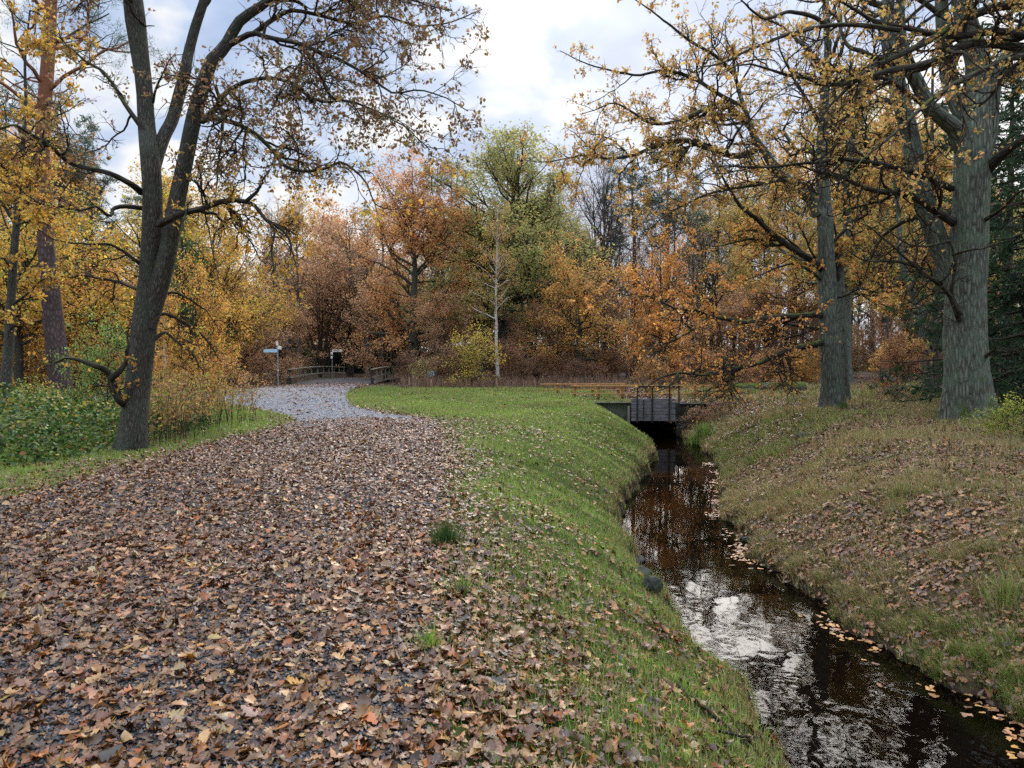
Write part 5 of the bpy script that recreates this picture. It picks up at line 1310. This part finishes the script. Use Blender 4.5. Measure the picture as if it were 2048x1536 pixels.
def footbridge():
    y0, y1 = 50.0, 66.0
    f = thing('footbridge', 'low arched footbridge with weathered timber handrails at the end of the gravel path', 'footbridge', (-12.2, y0, 0)); b = f.location
    arch = lambda y: .02 + .13 * math.sin(PI * (y - y0) / (y1 - y0))
    m = MB(); n = 16
    for k in range(n):
        ya, yb = y0 + (y1 - y0) * k / n, y0 + (y1 - y0) * (k + 1) / n
        m.bar((-12.2, ya + .005, arch(ya) - .03), (-12.2, yb - .005, arch(yb) - .03), 5.6, .08, bev=.004)
    m.build('deck', M['path'], f, b)
    for x, last in ((-15.0, y1), (-9.45, y1)):
        ps = np.linspace(y0, last, 10)
        for k, y in enumerate(ps):
            w = .17 if k == 0 else .09
            MB().box((x, y, arch(y) + .40), (w, w, 1.10), bev=.01).build('post', M['dark_wood'] if k == 0 else M['grey_wood'], f, b)
        for nm, h, w, t in (('handrail', .99, .20, .07), ('rail', .47, .05, .11)):
            m = MB(); yy = np.linspace(y0 - .15, last + .15, 13)
            for a, c in zip(yy[:-1], yy[1:]): m.bar((x + (0 if nm == 'handrail' else .07), a, arch(min(max(a, y0), y1)) + h), (x + (0 if nm == 'handrail' else .07), c, arch(min(max(c, y0), y1)) + h), w, t, bev=.004)
            m.build(nm, M['grey_wood'], f, b)
footbridge()

# ---- small things on the ground
def hit(px, py):
    d = np.linspace(2.2, 60, 6000); u = (px - 1024) / F; p0 = at(px, py, 1.0)
    x = u / (at(0, py, 1.0)[1]) * d * 0 + p0[0] * d; z = EYE + (p0[2] - EYE) * d
    g = hgt(x, d); k = np.argmax(z <= g)
    return np.array((x[k], d[k], g[k]))

def log(label, a, b_, r0, r1, cat='log', seed=0, bark='oak'):
    rng = np.random.default_rng(seed); a, b_ = np.asarray(a, float), np.asarray(b_, float)
    o = thing('felled_log', label, cat, a)
    t = np.linspace(0, 1, 14)[:, None]; P = a + (b_ - a) * t + np.cumsum(rng.normal(scale=.012, size=(14, 3)), 0)
    R = (r0 + (r1 - r0) * t[:, 0]) * (1 + rng.normal(scale=.03, size=14))
    tb = Tubes(); tb.add(P[None], R[None], 16, .05); v, q, tc = tb.build()
    link('bark', mesh_np('bark', v - a, [(q, 0)], [M[bark]], None, tc, smooth=True), o)
    for e, dirn, r in ((P[0], P[0] - P[1], R[0]), (P[-1], P[-1] - P[-2], R[-1])):
        n = dirn / np.linalg.norm(dirn)
        MB().cyl(tuple(e - n * .02), tuple(e + n * .012), r * .97, r * .93, 18).build('cut_end', M['log_wood'], o, a)
log('long felled log with a pale cut end lying behind the lichened oak', (X(1440, 37), 37, .24), (X(1614, 36), 36, .33), .20, .23, seed=1, bark='midoak')
h = hit(1600, 882); log('short dark rotting log with an orange end in the far bank grass', h + (-.18, 0, .09), h + (.30, -.06, .10), .085, .075, seed=2)

def stick(label, pts, r, seed, lift=.03, name='fallen_branch', fork=3):
    rng = np.random.default_rng(seed); P = np.array([hit(*p) for p in pts]); P[:, 2] += lift
    P = catmull(P, 18); P += np.cumsum(rng.normal(scale=.008, size=P.shape), 0)
    tb = Tubes(); R = r * np.linspace(1, .35, 18); tb.add(P[None], R[None], 7, .06)
    p2, r2 = spawn(rng, P[None], R[None], fork, .3, .95, (25, 60), .3, 9, .15, (0, 0, .0), .6, .004); tb.add(p2, r2, 5)
    p3, r3 = spawn(rng, p2, r2, fork * 3, .3, 1, (25, 60), .4, 6, .18, (0, 0, .02), .7, .003); tb.add(p3, r3, 4)
    v, q, tc = tb.build(); o = link(name, mesh_np(name, v - P[0], [(q, 0)], [M['twig']], None, tc, smooth=True)); o.location = P[0]
    return tag(o, label, 'branch')
stick('dark fallen branch lying down the grassy bank towards the water', [(1352, 1378), (1400, 1420), (1450, 1462), (1500, 1500), (1545, 1528)], .018, 4)
stick('thin fallen branch with twigs sticking out over the stream edge', [(1440, 1480), (1490, 1490), (1530, 1486), (1565, 1500)], .011, 5, .06, fork=6)
stick('dark branch half buried in the leaf heap on the far bank', [(1640, 925), (1700, 938), (1760, 930), (1800, 918)], .03, 6, .05, fork=5)
stick('crooked dead branch on the far bank below the leaf heap', [(1690, 1000), (1740, 1015), (1790, 1008)], .022, 7, .05, fork=4)
stick('grey dead stick lying in the leaves near the water on the far bank', [(1480, 1058), (1510, 1078), (1540, 1110)], .02, 8, .04, fork=3)

def stone(label, px, py, s, seed):
    rng = np.random.default_rng(seed); p = hit(px, py)
    b = bmesh.new(); bmesh.ops.create_icosphere(b, subdivisions=3, radius=1)
    dirs = nrm(rng.normal(size=(14, 3))); cut = rng.uniform(.62, .95, 14)
    for v in b.verts:
        c = np.array(v.co); k = min(1.0, float(np.min(np.where(dirs @ c > 0, cut / np.maximum(dirs @ c, 1e-6), 9))))
        v.co = Vector(c * k * (1 + .03 * rng.normal()))
    for v in b.verts: v.co = Vector((v.co.x * s[0], v.co.y * s[1], v.co.z * s[2]))
    me = bpy.data.meshes.new('stone'); b.to_mesh(me); b.free(); me.materials.append(M['stone'])
    o = link('stone', me); o.location = (p[0], p[1], max(p[2], WATER - .02) + s[2] * .45); o.rotation_euler = (0, 0, rng.uniform(0, 6)); tag(o, label, 'stone')
stone('largest wet dark stone at the water edge of the grassy bank', 1303, 1178, (.12, .14, .11), 1)
stone('smaller wet stone upstream of the largest one at the bank foot', 1286, 1150, (.11, .12, .08), 2)
stone('low dark stone below dead stalks at the grassy bank foot', 1280, 1132, (.10, .13, .07), 3)
stone('pale-edged stone at the foot of the far bank', 1495, 1082, (.09, .12, .06), 4)

def tuft(label, px, py, n, h, w, pal_, seed, name='grass_tuft', spread=.09, bend=.7):
    rng = np.random.default_rng(seed); p = hit(px, py)
    a = rng.uniform(0, 2 * PI, n); r = np.abs(rng.normal(scale=spread * .5, size=n)); x, y = p[0] + np.cos(a) * r, p[1] + np.sin(a) * r
    lean = np.stack([np.cos(a), np.sin(a)], -1) * (r / spread)[:, None] * .6
    V, q, t, c = blades(rng, x, y, h * rng.uniform(.5, 1.15, n), np.full(n, w) * rng.uniform(.7, 1.3, n), pal(rng, n, pal_, .18), bend * .4, lean=lean)
    o = link(name, mesh_np(name, V - p, [(q, 0), (t, 0)], [M['blade']], c)); o.location = p
    return tag(o, label, 'grass tuft')
DKG = [((.05, .10, .025), 3), ((.03, .065, .02), 2), ((.10, .14, .04), 1)]
tuft('dark round grass tuft at the edge of the leafy path', 893, 1092, 420, .24, .006, DKG, 1, spread=.13)
tuft('pale green grass tuft below the dark round one', 925, 1190, 160, .16, .005, DKG + GREEN, 2, spread=.13)
0 and tuft('bright grass tuft among thick leaves low on the verge', 1098, 1455, 320, .17, .0055, GREEN, 3, spread=.15)
0 and tuft('small grass tuft sprouting from the leaf litter of the path side', 822, 1160, 120, .11, .005, GREEN, 4, spread=.1)
tuft('thin grass tuft in leaves near the path side below the pale one', 860, 1300, 200, .13, .005, GREEN, 5, spread=.16)
tuft('upright green rushes on the far bank beside the culvert mouth', 1400, 880, 500, .62, .014, GREEN + DKG, 6, 'rush_tuft', .55, .6)
tuft('few pale reed blades at the water beside the grassy bank and culvert', 1308, 868, 60, .5, .012, DRYG + GREEN, 7, 'rush_tuft', .15, .5)
tuft('straw-coloured dead stalks at the grassy bank foot above the stones', 1272, 1120, 70, .3, .006, DRYG, 8, 'dry_tuft', .12, .6)
tuft('bleached grass tuft leaning over the water from the grassy bank', 1362, 1245, 120, .22, .005, [((.42, .34, .18), 3), ((.3, .24, .12), 2)], 9, 'dry_tuft', .14, 1.0)
tuft('green tussock on the far bank among brown leaves', 1800, 1000, 300, .3, .007, GREEN + DRYG, 10, spread=.18)
tuft('yellow-green tussock drooping near the lower end of the far bank', 2010, 1215, 420, .36, .006, DRYG + GREEN, 11, spread=.2, bend=1.1)
